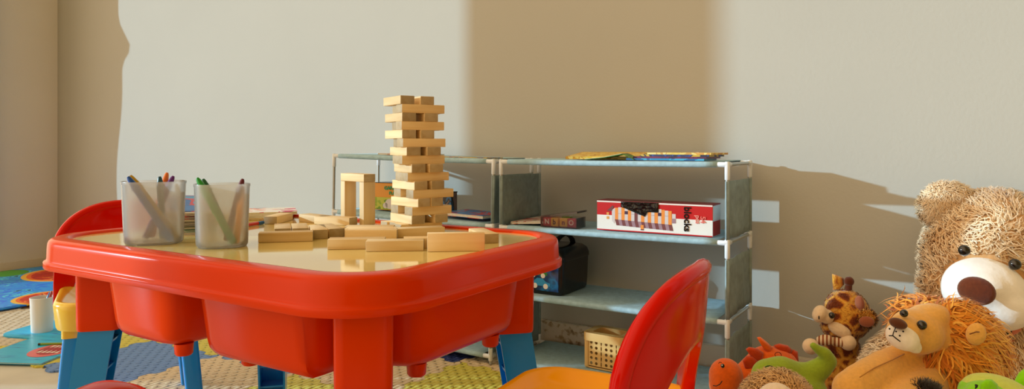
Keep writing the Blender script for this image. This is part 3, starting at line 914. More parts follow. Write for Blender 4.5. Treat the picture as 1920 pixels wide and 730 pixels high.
gc = thing('letter_cube', 'green cube peeping out behind the yellow ones', 'letter cube', Vector(cbx)+Vector((.004, .0125, .0125)), .1, 'letter cubes in the clear container')
m = MB(); m.box((0, 0, 0), (.0195, .0195, .0195), .0012); m.build('cube_body', grn, gc, angle=30)
sheet_stack('booklet', 'red and white magazine leaning out at the left end of the blocks shelf', 'book', (-.868, 1.545, zm+.0035), 0, .10, .15, .006, C_red, 'booklets on the middle shelves', rot=(0, math.radians(-3.5), math.radians(4)))
# black toy case with a printed end
cs = thing('toy_case', 'black toy car case with a blue and green printed end', 'case', (-.829, 1.545, zl), math.radians(0))
blk = plain('dark_case_plastic', (18, 14, 14), .22, noise=.3, nscale=20)
m = MB(); m.loft([[(x, y, z) for x, y in rrect(.052-i, .072-i, .012, 5)] for i, z in ((.004, 0), (.001, .004), (0, .02), (-.002, .078))]); m.build('case_body', blk, cs, angle=50)
m = MB(); m.loft([[(x, y, z) for x, y in rrect(.056-i, .076-i, .014, 5)] for i, z in ((.001, .078), (0, .080), (0, .088), (.004, .100), (.012, .107), (.026, .110))]); m.build('lid', blk, cs, angle=50)
m = MB(); m.grid([[(.020+dx, -.05+.10*i/14, .108+.026*math.sin(math.pi*i/14)**.5) for dx in (-.007, .007)] for i in range(15)])
st = m.build('strap_handle', plain('black_webbing', (12, 11, 12), .8), cs); s_ = st.modifiers.new('thickness', 'SOLIDIFY'); s_.thickness = .002
art = NT('printed_blue_glow')
nz = art.add('ShaderNodeTexNoise', Scale=26.0, Detail=3.0); art.link(art.coord(), nz.inputs['Vector'])
rr = art.ramp([(.36, (6, 10, 26)), (.5, (14, 60, 120)), (.6, (20, 120, 190)), (.72, (10, 24, 60))]); art.link(nz.outputs['Fac'], rr.inputs['Fac']); art.link(rr.outputs['Color'], art.b.inputs['Base Color']); art.b.inputs['Roughness'].default_value = .2
m = MB(); m.box((0, -.0735, .036), (.088, .0012, .056), .0005); pn = m.build('printed_panel', art.m, cs)
def car(cx, cz, s, mt):
    q = MB(); q.mat(mt)
    pts = [(-1, -.25), (1, -.25), (1.02, .02), (.6, .12), (.25, .42), (-.35, .44), (-.7, .14), (-1.02, .05)]
    q.loft([[(cx+p[0]*s, -.0747, cz+p[1]*s) for p in pts], [(cx+p[0]*s, -.0741, cz+p[1]*s) for p in pts]])
    q.mat(card_w)
    for wx in (-.55, .55): q.loft([[(cx+(wx+.24*math.cos(a))*s, -.0750, cz+(-.27+.24*math.sin(a))*s) for a in [2*math.pi*k/14 for k in range(14)]], [(cx+(wx+.24*math.cos(a))*s, -.0742, cz+(-.27+.24*math.sin(a))*s) for a in [2*math.pi*k/14 for k in range(14)]]])
    q.build('printed_car', None, pn, smooth=False)
car(-.004, .026, .026, plain('printed_sky_blue', (40, 150, 214), .3)); car(-.010, .050, .024, plain('printed_green', (50, 130, 50), .3))
# perforated basket
bk = thing('basket', 'beige perforated plastic basket on the lowest shelf', 'basket', (-.674, 1.518, shelf_z(3)), math.radians(-3))
bmat = plain('beige_basket_plastic', (226, 186, 116), .4)
def holes(name, kind):
    t = NT(name); t.b.inputs['Base Color'].default_value = lin((214, 176, 96)); t.b.inputs['Roughness'].default_value = .4
    uv = t.coord('UV')
    tr = t.add('ShaderNodeBsdfTransparent'); mx = t.add('ShaderNodeMixShader')
    v = t.add('ShaderNodeTexVoronoi', Scale=1.0); v.voronoi_dimensions = '2D'; v.inputs['Randomness'].default_value = 0
    t.link(uv, v.inputs['Vector'])
    c = t.add('ShaderNodeMath', operation='LESS_THAN'); c.inputs[1].default_value = .25
    t.link(v.outputs['Distance'], c.inputs[0]); t.link(c.outputs[0], mx.inputs[0])
    t.link(t.b.outputs[0], mx.inputs[1]); t.link(tr.outputs[0], mx.inputs[2]); t.link(mx.outputs[0], t.out.inputs['Surface'])
    return t.m
hx_, hy_, hh_ = .050, .036, .081
def plate(m, c, s): m.box(c, s, .0006, 1)
m = MB()
# corner posts, floor and pierced walls made of bars (real openings)
for sx in (-1, 1):
    for sy in (-1, 1): m.box((sx*(hx_-.006), sy*(hy_-.006), hh_/2), (.012, .012, hh_), .004, 3)
m.box((0, 0, .0015), (2*hx_-.004, 2*hy_-.004, .003))
def pierced(axis, sign):
    half = (hx_ if axis == 0 else hy_)-.012
    off = (hy_ if axis == 0 else hx_)-.0015
    ncol = 6 if axis == 0 else 5; nrow = 5
    cw = 2*half/ncol; rh = (hh_-.022)/nrow
    nseg = 12
    for i in range(ncol):
        for j in range(nrow):
            cx = -half+cw*(i+.5); cz = .006+rh*(j+.5)
            solid = axis == 0 and i % 3 == 2
            rr_ = min(cw, rh)*(.30 if axis == 0 else .34)
            outer = []; inner = []
            for k in range(nseg*4//3):
                a = 2*math.pi*k/(nseg*4//3)
                d = 1/max(abs(math.cos(a)), abs(math.sin(a)))
                outer.append((cx+cw/2*math.cos(a)*d, cz+rh/2*math.sin(a)*d))
                sxh, szh = (1, 1) if not solid else (.45, 1.55)
                inner.append((cx+rr_*math.cos(a)*sxh, cz+rr_*math.sin(a)*szh))
            def w3(p, o): return (p[0], sign*o, p[1]) if axis == 0 else (sign*o, p[0], p[1])
            m.loft([[w3(p, off) for p in outer], [w3(p, off) for p in inner], [w3(p, off-.002) for p in inner], [w3(p, off-.002) for p in outer]], cap_a=False, cap_b=False)
for ax_ in (0, 1):
    for sg in (-1, 1): pierced(ax_, sg)
m.build('basket_wall', bmat, bk, angle=30)
m = MB()
for q in (0,):
    ro = rrect(hx_+.004, hy_+.004, .016, 8); ri = rrect(hx_-.014, hy_-.012, .010, 8)
    m.loft([[(p[0], p[1], z) for p in pts] for pts, z in ((ri, hh_-.016), (ro, hh_-.018), (ro, hh_-.004), ([(p[0]*.985, p[1]*.985) for p in ro], hh_), (ri, hh_), (ri, hh_-.016))], cap_a=False, cap_b=False)
m.build('rim', bmat, bk, angle=50)

# ---------------------------------------------------------------- things on the far rack
def z2_at(x): return LEV[1]+(-.966-x)*.0192+.0080
z2 = .3415
gb = thing('game_box', 'orange game box with a grey animal picture behind the arch', 'box', (-1.325, 1.545, z2_at(-1.40)), math.radians(2))
orb = plain('orange_card', (222, 150, 40), .5); grnc = patchy('green_grass_print', [(150, 176, 50), (190, 196, 70), (110, 150, 40)], 26, .5, 80)
m = MB(); m.mat(orb); m.box((0, 0, .038), (.15, .05, .076), .001); m.build('carton', None, gb)
m = MB(); m.box((0, -.0256, .019), (.146, .0006, .034)); m.build('printed_meadow', grnc, gb, smooth=False)
m = MB(); m.mat(gry)
for (x, z, r) in ((-.02, .018, .016), (.0, .016, .013), (.018, .012, .009), (-.035, .013, .009)): m.loft([[(x+r*math.cos(a), -.0262-.0002*(x > 0), z+r*.9*math.sin(a)) for a in [2*math.pi*k/18 for k in range(18)]], [(x+r*math.cos(a), -.0258, z+r*.9*math.sin(a)) for a in [2*math.pi*k/18 for k in range(18)]]])
m.build('printed_animal', None, gb, smooth=False)
tea = plain('printed_teal', (60, 150, 96), .5)
lettering('printed_word', 'GABS', .014, tea, gb, (-.022, -.0262, .062), (math.pi/2, 0, 0), bold=.0006)
lettering('printed_word', 'PLACES', .012, tea, gb, (-.002, -.0262, .048), (math.pi/2, 0, 0), bold=.0005)
m = MB(); m.box((0, 0, .0768), (.151, .051, .0014)); m.build('lid_edge', M['black'], gb)
db = thing('game_box', 'small dark blue box standing right of the tower on the far rack', 'box', on_top(838, 1.535, z2_at(-1.21)), math.radians(4))
m = MB(); m.box((0, 0, .030), (.046, .03, .060), .001); m.build('carton', patchy('dark_blue_print', [(26, 60, 104), (30, 96, 150), (22, 26, 34), (120, 100, 96)], 34, .4, 90), db)
m = MB(); m.box((0, 0, .0606), (.048, .032, .003), .001); m.build('lid', M['black'], db)
sheet_stack('booklet', 'white magazine lying beside the dark blue box on the far rack', 'book', (-1.14, 1.57, z2_at(-1.14)), 0, .15, .12, .005, patchy('pale_cover', [(200, 198, 192), (222, 220, 214), (170, 176, 180)], 14, .4, 94), 'booklets on the middle shelves', rot=(0, math.radians(1), math.radians(6)))
sheet_stack('booklet', 'blue magazine with a red patch at the right of the far rack', 'book', (-1.06, 1.525, z2_at(-1.06)+.0055), 0, .14, .10, .009, C_blu, 'booklets on the middle shelves', rot=(0, math.radians(1), math.radians(-6)))

# ---------------------------------------------------------------- paper things on the table
NB = room((352-960)/F*1.225, 1.225, 0)
ny = YAW+math.radians(24)
cols = [C_red, C_mint, C_dgr, C_blk, M['paper'], C_blk, M['paper'], C_mag, C_mag, C_red]
z = TZ+.0003
names = ['red bottom', 'mint', 'dark green', 'black lower', 'white lower', 'black upper', 'white upper', 'magenta lower', 'magenta upper', 'red upper']
for i, cv in enumerate(cols):
    hgt = (.0034, .0036, .0052, .0030, .0024, .0030, .0024, .0044, .0042, .0030)[i]
    sheet_stack('notebook', '%s notebook of the pile between the two pencil cups' % names[i], 'notebook', (NB.x+random.uniform(-.003, .003), NB.y+random.uniform(-.003, .003), z), ny+random.uniform(-.05, .05), .090, .125, hgt, cv, 'notebooks piled on the table')
    z += hgt+.0002
sheet_stack('notebook', 'blue and red notebook propped up on top of the pile between the cups', 'notebook', (NB.x-.004, NB.y+.004, z+.0045), ny, .088, .12, .006, C_blu, 'notebooks piled on the table', rot=(math.radians(9), math.radians(2), ny))
z = TZ+.0003
mg = on_z(478, 409, TZ)
for i, (cv, hgt, nm) in enumerate(((C_yel, .004, 'thin yellow edged magazine lowest in the pile behind the right cup'), (C_red, .005, 'red and white magazine second in the pile behind the right cup'), (C_pnk, .006, 'pink and white magazine on top of the pile behind the right cup'))):
    sheet_stack('magazine', nm, 'magazine', (mg.x+.004*i, mg.y+.003*i, z), YAW+math.radians(10+5*i), .14, .105, hgt, cv, 'magazines on the table')
    z += hgt+.0002
a_ = on_z(468, 421.5, TZ+.0035); b_ = on_z(493, 417.5, TZ+.0035)
e_ = (b_-a_).normalized()*.11
rp_ = thing('pencil', 'red pencil lying before the magazine pile', 'pencil', b_-e_, 0, rot=e_.to_track_quat('Z', 'Y').to_euler())
m = MB(); m.tube([(0, 0, 0), (0, 0, .095)], .0033, 6); m.build('barrel', plain('red_lacquer', (196, 26, 22), .3), rp_, angle=20)
m = MB(); m.tube([(0, 0, .095), (0, 0, .098), (0, 0, .110)], [.0034, .0034, .0034], 10); m.build('end_cap', plain('blue_lacquer', (26, 96, 170), .3), rp_)

# ---------------------------------------------------------------- left floor: play mat, cup, magazines
pm = NT('printed_play_mat')
c0 = pm.coord()
def shape(loc, sc, thr, soft=.02):
    mp = pm.add('ShaderNodeMapping'); mp.inputs['Location'].default_value = loc; mp.inputs['Scale'].default_value = sc; mp.vector_type = 'TEXTURE'
    pm.link(c0, mp.inputs['Vector'])
    ln = pm.add('ShaderNodeVectorMath', operation='LENGTH'); pm.link(mp.outputs[0], ln.inputs[0])
    lt = pm.add('ShaderNodeMath', operation='LESS_THAN'); lt.inputs[1].default_value = thr
    pm.link(ln.outputs['Value'], lt.inputs[0]); return lt.outputs[0]
nz = pm.add('ShaderNodeTexNoise', Scale=16.0, Detail=3.0, Distortion=1.0); pm.link(c0, nz.inputs['Vector'])
base = pm.ramp([(0, (16, 120, 255)), (.42, (28, 160, 255)), (.52, (18, 130, 255)), (.60, (70, 205, 255)), (.66, (24, 80, 140))], 'CONSTANT'); pm.link(nz.outputs['Fac'], base.inputs['Fac'])
cur = base.outputs['Color']
def over(mask, colr):
    global cur
    mx = pm.add('ShaderNodeMix', data_type='RGBA'); pm.link(mask, mx.inputs['Factor']); pm.link(cur, mx.inputs['A'])
    if isinstance(colr, tuple): mx.inputs['B'].default_value = lin(colr)
    else: pm.link(colr, mx.inputs['B'])
    cur = mx.outputs['Result']
redn = pm.ramp([(0, (190, 20, 14)), (.5, (214, 44, 20)), (.58, (244, 140, 60)), (.64, (160, 10, 20))], 'CONSTANT'); pm.link(nz.outputs['Fac'], redn.inputs['Fac'])
for (x, y, s) in ((-.20, -.22, .155), (-.10, .27, .16), (.34, -.02, .12)):
    over(shape((x, y, 0), (s*1.22, s*1.0, 9), 1.0), (246, 196, 70)); over(shape((x, y, 0), (s*1.12, s*.88, 9), 1.0), (240, 110, 40)); over(shape((x, y, 0), (s*1.02, s*.78, 9), 1.0), redn.outputs['Color'])
over(shape((-.36, .0, 0), (.10, .10, 9), 1.0), (244, 180, 60)); over(shape((-.33, .14, 0), (.07, .08, 9), 1.0), (70, 170, 50))
pm.link(cur, pm.b.inputs['Base Color']); pm.b.inputs['Roughness'].default_value = .45
m = MB(); rows = []; rows2 = []
for i in range(25):
    x = -.39+.78*i/24; row = []
    for k in range(25):
        y = -.36+.72*k/24
        lift = .006+.022*max(0, 1-(y+.36)/.12)*(.4+.6*math.sin((x+.39)*4.2)) + .004*math.sin(x*11)*math.sin(y*9)+.004
        row.append((x, y, lift))
    rows.append(row)
m.grid(rows)
o = m.build('play_mat', pm.m, loc=(-3.01, 1.285, 0), rot=(0, 0, math.radians(2))); s_ = o.modifiers.new('thickness', 'SOLIDIFY'); s_.thickness = .004; s_.offset = -1
tag(o, 'blue and red printed play mat on the floor at the far left', 'play mat')
cp = room((79-960)/F*2.05, 2.05, .0062)
cup('white plastic pencil cup standing on the floor at the left', cp, .0285, .0285, .100, YAW, plain('white_cup_plastic', (240, 238, 234), .35, sss=.1), .9, None)
def floor_pens(specs):
    for (a, col, lab) in specs:
        b, t = in_cup(cp, *a); marker(b, t, col, lab, 'pens in the floor cup', .0038)
floor_pens([((-.010, -.008, .005, .019, .006, .112), (30, 120, 200), 'blue pen leaning right in the white floor cup'), ((.004, .008, .005, .0225, -.006, .116), (170, 60, 50), 'brownish red pen leaning right in the white floor cup')])
def teal(name, mouth):
    t = NT(name); nz = t.add('ShaderNodeTexNoise', Scale=14.0, Detail=2.0)
    mp = t.add('ShaderNodeMapping'); mp.inputs['Scale'].default_value = (1, 6, 1); t.link(t.coord(), mp.inputs['Vector']); t.link(mp.outputs[0], nz.inputs['Vector'])
    r = t.ramp([(0, (36, 196, 255)), (.56, (20, 178, 248)), (.66, (10, 120, 200))], 'CONSTANT'); t.link(nz.outputs['Fac'], r.inputs['Fac'])
    t.link(r.outputs['Color'], t.b.inputs['Base Color']); t.b.inputs['Roughness'].default_value = .35
    return t.m
C_teal = teal('turquoise_cover', False)
t1 = sheet_stack('magazine', 'turquoise magazine with a toothy pink mouth on the floor at the left', 'magazine', (-2.035, .935, .0052), math.radians(27), .20, .235, .004, C_teal, 'turquoise magazines on the floor')
m = MB(); fl = .0043
def flat(pts, mt, dz=0.0):
    m.mat(mt); m.loft([[(p[0], p[1], fl+dz) for p in pts], [(p[0], p[1], fl+dz+.0003) for p in pts]])
def ell(cx, cy, rx, ry, n=22): return [(cx+rx*math.cos(2*math.pi*k/n), cy+ry*math.sin(2*math.pi*k/n)) for k in range(n)]
pk = plain('printed_pink', (226, 110, 120), .4); rdm = plain('printed_crimson', (170, 24, 50), .4)
flat(ell(.045, -.01, .050, .062), pk); flat(ell(.048, -.005, .036, .046), rdm, .0003)
for k in range(5): flat([(.020+.012*k, -.035), (.030+.012*k, -.035), (.025+.012*k, -.012)], card_w, .0006)
for k in range(5): flat([(.020+.012*k, .030), (.030+.012*k, .030), (.025+.012*k, .006)], card_w, .0006)
m.build('printed_mouth', None, t1, smooth=False)
t2 = thing('magazine', 'turquoise round cornered booklet lying behind the toothy magazine', 'magazine', (-2.21, 1.07, .0052), math.radians(20), 'turquoise magazines on the floor')
m = MB(); m.prism(rrect(.12, .10, .055, 8), 0, .003); m.build('cover', C_teal, t2, smooth=False)
g0 = on_z(72, 646, .0120); g1 = on_z(112, 645, .0120)
e_ = (g1-g0).normalized()*.13
gp = thing('pencil', 'olive green pencil lying on the turquoise booklet', 'pencil', g0, 0, rot=e_.to_track_quat('Z', 'Y').to_euler())
m = MB(); m.tube([(0, 0, 0), (0, 0, .006)], [.0034, .0034], 8); m.build('end_cap', M['black'], gp)
m = MB(); m.tube([(0, 0, .006), (0, 0, .12), (0, 0, .132)], [.0034, .0034, .0006], 6); m.build('barrel', plain('olive_lacquer', (128, 160, 46), .3), gp, angle=20)
# ---------------------------------------------------------------- soft toys
class Frame:
    """a toy's own frame on the floor: x to the viewer's right, y away along the line of sight"""
    def __init__(self, px, D, z=0.0):
        k = (px-960)/F
        self.rot = YAW-math.atan(k)
        self.o = room(k*D, D, z)
        self.k = k
        self.mi = (Matrix.Translation(self.o) @ Matrix.Rotation(self.rot, 4, 'Z')).inverted()
    def __call__(self, px, py, D):
        return self.mi @ P(px, py, D)
def eval_mesh(o):
    dg = bpy.context.evaluated_depsgraph_get()
    return bpy.data.meshes.new_from_object(o.evaluated_get(dg))
def blob(name, shapes, mat, parent, voxel=.006, smooth=6, keep=True):
    """one continuous stuffed surface grown round balls and limbs"""
    m = MB()
    for s in shapes:
        if s[0] == 'ball':
            m.ball(s[1], s[2], s[3] if len(s) > 3 else None, 28, 18)
        else:   # limb: points and radii, sampled as overlapping balls
            pts = [Vector(p) for p in s[1]]; rs = s[2]
            for i in range(len(pts)-1):
                L = (pts[i+1]-pts[i]).length
                n = max(2, int(L/(min(rs[i], rs[i+1])*.35)))
                for k in range(n+1):
                    t = k/n
                    m.ball(pts[i].lerp(pts[i+1], t), rs[i]*(1-t)+rs[i+1]*t, None, 16, 10)
    o = m.build(name, mat, parent, angle=180)
    r = o.modifiers.new('one_surface', 'REMESH'); r.mode = 'VOXEL'; r.voxel_size = voxel; r.use_smooth_shade = True
    sm = o.modifiers.new('soft', 'SMOOTH'); sm.factor = .5; sm.iterations = smooth
    me = eval_mesh(o)
    o.modifiers.clear()
    old = o.data; o.data = me; bpy.data.meshes.remove(old); me.name = name
    me.materials.clear(); me.materials.append(mat)
    me.polygons.foreach_set('use_smooth', [True]*len(me.polygons))
    return o
def fur(name, src, mat, parent, count, length, width, lean=0.6, grav=.3, curl=.3, comb=None, mask=None, seg=4, tuft_jit=.5, follow=.75):
    """pile: many tapering strands rooted on the surface, as one mesh"""
    me = src.data
    me.calc_loop_triangles()
    nv = len(me.vertices); co_ = np.empty(nv*3); me.vertices.foreach_get('co', co_); co_ = co_.reshape(-1, 3)
    no_ = np.empty(nv*3); me.vertices.foreach_get('normal', no_); no_ = no_.reshape(-1, 3)
    nt = len(me.loop_triangles); tr_ = np.empty(nt*3, dtype=np.int32); me.loop_triangles.foreach_get('vertices', tr_); tr_ = tr_.reshape(-1, 3)
    a, b, c = co_[tr_[:, 0]], co_[tr_[:, 1]], co_[tr_[:, 2]]
    ar = np.linalg.norm(np.cross(b-a, c-a), axis=1)
    idx = rng.choice(nt, size=count, p=ar/ar.sum())
    u = rng.random((count, 1)); v = rng.random((count, 1)); fl = (u+v) > 1; u = np.where(fl, 1-u, u); v = np.where(fl, 1-v, v)
    p = a[idx]*(1-u-v)+b[idx]*u+c[idx]*v
    n = no_[tr_[idx, 0]]*(1-u-v)+no_[tr_[idx, 1]]*u+no_[tr_[idx, 2]]*v
    n /= np.linalg.norm(n, axis=1, keepdims=True)+1e-9
    if mask is not None:
        k = mask(p); p = p[k]; n = n[k]
    N = len(p)
    # smoothly varying swirl so that strands lie in tufts
    q = p/(length*1.6)
    sw = np.stack([np.sin(q[:, 0]*1.3+2.1*np.sin(q[:, 1])), np.sin(q[:, 1]*1.1+1.7*np.sin(q[:, 2])+1), np.sin(q[:, 2]*1.2+1.9*np.sin(q[:, 0])+2)], axis=1)
    cd = sw*follow+rng.normal(0, tuft_jit, (N, 3))
    if comb is not None: cd = cd+comb(p)
    cd[:, 2] -= grav
    cd -= n*np.sum(cd*n, axis=1, keepdims=True)
    cd /= np.linalg.norm(cd, axis=1, keepdims=True)+1e-9
    side = np.cross(n, cd)
    L = length*(.65+.6*rng.random((N, 1)))
    ph = rng.random((N, 1))*6.28
    vs = np.empty((N, (seg+1)*2-1, 3)); 
    for s in range(seg+1):
        t = s/seg
        up = n*(L*(t*(1-lean*.5*t)))
        fw = cd*(L*lean*t*t)
        wv = side*(L*curl*.35*np.sin(ph+t*5.0)*t)
        dn = np.zeros((N, 3)); dn[:, 2:3] = -L*grav*.5*t*t
        ctr = p-n*.0008+up+fw+wv+dn
        if s < seg:
            w = width*(1-.75*t)
            vs[:, 2*s] = ctr-side*w/2; vs[:, 2*s+1] = ctr+side*w/2
        else:
            vs[:, 2*s] = ctr
    K = (seg+1)*2-1
    base = (np.arange(N)*K)[:, None]
    fs = []
    quads = np.concatenate([base+np.array([[2*s+1, 2*s, 2*s+2, 2*s+3]]) for s in range(seg-1)], axis=0)
    tris = base+np.array([[2*seg-1, 2*seg-2, 2*seg]])
    m2 = bpy.data.meshes.new(name)
    m2.from_pydata(vs.reshape(-1, 3).tolist(), [], quads.tolist()+tris.tolist())
    at = m2.attributes.new('tint', 'FLOAT', 'POINT')
    tint = np.repeat(np.clip(.5+.28*sw[:, 0]*sw[:, 1]+rng.normal(0, .16, N), 0, 1), K)
    at.data.foreach_set('value', tint)
    m2.polygons.foreach_set('use_smooth', [True]*len(m2.polygons))
    nn = np.repeat(n*.8+cd*.25+side*rng.normal(0, .18, (N, 1)), K, axis=0); nn /= np.linalg.norm(nn, axis=1, keepdims=True)+1e-9
    m2.normals_split_custom_set_from_vertices(nn.tolist())
    m2.materials.append(mat)
    return link(name, m2, parent)
def fur_mat(name, c0, c1, c2, rough=.75):
    t = NT(name); a = t.add('ShaderNodeAttribute', attribute_name='tint')
    r = t.ramp([(.15, c0), (.5, c1), (.85, c2)]); t.link(a.outputs['Fac'], r.inputs['Fac'])
    t.link(r.outputs['Color'], t.b.inputs['Base Color']); t.b.inputs['Roughness'].default_value = rough
    t.b.inputs['Sheen Weight'].default_value = .25; t.b.inputs['Specular IOR Level'].default_value = .2
    return t.m
def plush(name, c, noise=.07, nscale=160, sheen=.35, bump=.25):
    return plain(name, c, .9, sheen=sheen, noise=noise, nscale=nscale, bump=bump, spec=.15)
def tilt_about(axis, ang): return Matrix.Rotation(ang, 3, axis)

# ---- the big teddy bear
B = Frame(1858, 1.28)
bear = thing('teddy_bear', 'big shaggy tan teddy bear with white muzzle against the wall at right', 'soft toy', B.o, B.rot, 'soft toys heaped at the right')
f_tan = fur_mat('tan_fur', (218, 178, 130), (242, 214, 174), (252, 238, 212))
skin_tan = plush('tan_backing_cloth', (206, 160, 108))
hc = B(1858, 484, 1.285)
roll = Matrix.Rotation(math.radians(14), 3, 'Y')
shapes = [('ball', hc, (.108, .105, .122), roll), ('ball', hc+Vector((-.035, -.02, -.055)), (.075, .08, .07)), ('ball', hc+Vector((.045, -.02, -.06)), (.075, .08, .07)),
          ('ball', B(1870, 760, 1.30), (.155, .135, .17)), ('ball', B(1866, 650, 1.30), (.105, .10, .07)),
          ('limb', [B(1752, 640, 1.33), B(1688, 690, 1.27), B(1645, 775, 1.19)], [.060, .058, .052]),
          ('limb', [B(1985, 660, 1.30), B(2030, 740, 1.2), B(2020, 830, 1.08)], [.060, .058, .052]),
          ('limb', [B(1800, 880, 1.24), B(1760, 930, 1.05), B(1735, 985, .90)], [.080, .073, .066]),
          ('limb', [B(1945, 880, 1.22), B(1945, 940, 1.02), B(1940, 1010, .88)], [.080, .073, .066])]
bb = blob('body', shapes, skin_tan, bear, .009, 4)
mz = B(1845, 547, 1.195)
def not_muzzle(p):
    d = (p-np.array(mz))/np.array([.068, .075, .060]); return np.sum(d*d, axis=1) > 1.0
def face_comb(p):
    d = p-np.array(mz); d /= np.linalg.norm(d, axis=1, keepdims=True)+1e-9; return d*.9
fur('fur', bb, f_tan, bear, 52000, .019, .0030, lean=.9, grav=.25, curl=.55, comb=face_comb, mask=not_muzzle)
for (px, py, D) in ((1778, 388, 1.30), (1972, 420, 1.31)):
    e = MB(); e.ball(B(px, py, D), (.043, .020, .040), Matrix.Rotation(math.radians(-18 if px < 1850 else 25), 3, 'Y'))
    eo = e.build('ear', skin_tan, bear, angle=180)
    fo = fur('ear_fur', eo, f_tan, eo, 6500, .015, .0026, lean=.8, grav=.15, curl=.5)
white_pl = plush('white_plush', (240, 238, 234), .04, 60, .3, .35)
f_white = fur_mat('white_short_fur', (226, 222, 216), (242, 240, 236), (250, 250, 248))
mo = blob('muzzle', [('ball', mz, (.064, .048, .056), roll), ('ball', mz+Vector((.018, -.004, -.022)), (.052, .046, .040)), ('ball', mz+Vector((.0, -.020, .006)), (.042, .036, .036))], white_pl, bear, .005, 6)
nose_m = plush('brown_velvet', (98, 44, 18), .12, 200, .5)
def facing(c, px_from=None):
    """rotation that points local -Y from the toy towards the camera"""
    return None
no = MB(); no.ball(B(1831, 546, 1.125)+Vector((0, 0, 0)), (.0262, .012, .0222), Matrix.Rotation(math.radians(14), 3, 'Y'))
no.build('nose', nose_m, bear, angle=180)
for (px, py, D) in ((1808, 470, 1.178), (1903, 496, 1.165)):
    e = MB(); e.ball(B(px, py, D), (.0092, .0085, .0092)); e.build('eye', M['black_bead'], bear, angle=180)
mt = blob('mouth', [('ball', B(1872, 612, 1.20), (.034, .022, .018), Matrix.Rotation(math.radians(-8), 3, 'Y'))], plush('pink_felt', (206, 120, 96)), bear, .004, 4)
m = MB(); m.tube([B(1838, 622, 1.183), B(1868, 632, 1.178), B(1892, 624, 1.178), B(1904, 608, 1.18)], [.0015, .0035, .0035, .0015], 8); m.build('mouth_seam', M['black'], bear, angle=180)

# ---- the lion
Lf = Frame(1740, 1.0)
lion = thing('toy_lion', 'golden toy lion with orange mane lying against the bear', 'soft toy', Lf.o+Vector((0, 0, .12)), Lf.rot, 'soft toys heaped at the right')
def LL(px, py, D): v = Lf(px, py, D); v.z -= .12; return v
gold = plush('golden_plush', (226, 172, 88), .08, 220)
golden_pale = plush('pale_golden_plush', (232, 196, 122), .06, 200)
lb = blob('body', [('ball', LL(1744, 621, 1.003), (.041, .046, .036)), ('ball', LL(1765, 627, 1.01), (.034, .04, .033)), ('ball', LL(1718, 622, .972), (.034, .032, .030), Matrix.Rotation(math.radians(14), 3, 'Y')), ('ball', LL(1697, 620, .955), (.023, .026, .020), Matrix.Rotation(math.radians(20), 3, 'Y')), ('ball', LL(1735, 598, .985), (.032, .03, .020), Matrix.Rotation(math.radians(-22), 3, 'Y')),
                   ('ball', LL(1745, 720, 1.03), (.050, .046, .058)), ('ball', LL(1762, 672, 1.03), (.038, .036, .035)),
                   ('limb', [LL(1706, 676, 1.0), LL(1660, 695, .975), LL(1614, 722, .945)], [.026, .027, .027]), ('ball', LL(1600, 732, .94), (.027, .028, .026)),
                   ('limb', [LL(1760, 705, .985), LL(1715, 738, .945), LL(1690, 760, .92)], [.024, .025, .025])], gold, lion, .0045, 5)
wm = blob('muzzle', [('ball', LL(1692, 633, .940), (.0215, .0165, .0165), Matrix.Rotation(math.radians(24), 3, 'Y')), ('ball', LL(1706, 643, .944), (.017, .016, .010), Matrix.Rotation(math.radians(38), 3, 'Y'))], plush('cream_plush', (240, 232, 220), .04), lion, .003, 4)
m = MB(); m.ball(LL(1684, 607, .929), (.0110, .0080, .0068), Matrix.Rotation(math.radians(14), 3, 'Y')); m.build('nose', plush('dark_brown_plush', (88, 48, 26)), lion, angle=180)
for (px, py, D, r) in ((1695, 588, .945, .0052), (1728.5, 610, .938, .0063)):
    m = MB(); m.ball(LL(px, py, D), r); m.build('eye', M['black_bead'], lion, angle=180)
thr = plain('black_thread', (16, 12, 12), .7)
m = MB(); m.tube([LL(1680, 613, .926), LL(1675, 625, .927), LL(1674, 630, .928)], .0007, 6); m.tube([LL(1667, 630, .934), LL(1674, 630, .928), LL(1680, 635, .924), LL(1688, 641, .923)], .0008, 6); m.build('mouth_stitch', thr, lion, angle=180)
m = MB()
for (px, py) in ((1680, 622), (1693.5, 622), (1687, 630), (1668, 617)): m.ball(LL(px, py, .9255 if px > 1670 else .935), (.0012, .001, .0012), None, 8, 6)
m.build('whisker_dots', thr, lion, angle=180)
mane_src = blob('mane', [('ball', LL(1798, 636, 1.02), (.036, .036, .044), Matrix.Rotation(math.radians(10), 3, 'Y')), ('ball', LL(1757, 598, 1.012), (.042, .034, .017), Matrix.Rotation(math.radians(18), 3, 'Y')),
                       ('ball', LL(1783, 670, .985), (.030, .026, .024), Matrix.Rotation(math.radians(-20), 3, 'Y')), ('ball', LL(1790, 620, .988), (.019, .022, .034))], plush('rust_backing', (170, 84, 18)), lion, .006, 3)
f_or = fur_mat('orange_mane_fur', (182, 92, 20), (230, 146, 42), (248, 196, 92))
mc = np.array(LL(1735, 622, .99))
def mane_comb(p):
    d = p-mc; d[:, 1] *= .3; d /= np.linalg.norm(d, axis=1, keepdims=True)+1e-9; return d*2.2
def mane_mask(p):
    d = (p-np.array(LL(1712, 624, .962)))/np.array([.037, .06, .039]); return np.sum(d*d, axis=1) > 1.0
fur('mane_hair', mane_src, f_or, mane_src, 4600, .036, .0052, lean=1.0, grav=.9, curl=1.05, comb=mane_comb, mask=mane_mask, seg=7, tuft_jit=.55, follow=.9)
m = MB(); m.ball(LL(1830, 627, .938), (.0115, .007, .0150), Matrix.Rotation(math.radians(12), 3, 'Y')); e = m.build('ear', gold, lion, angle=180)
m = MB(); m.tube([LL(1818, 627, .929), LL(1830, 623, .929), LL(1841, 623, .933)], .0008, 6); m.build('ear_fold', plush('dark_fold', (120, 70, 20)), e, angle=180)
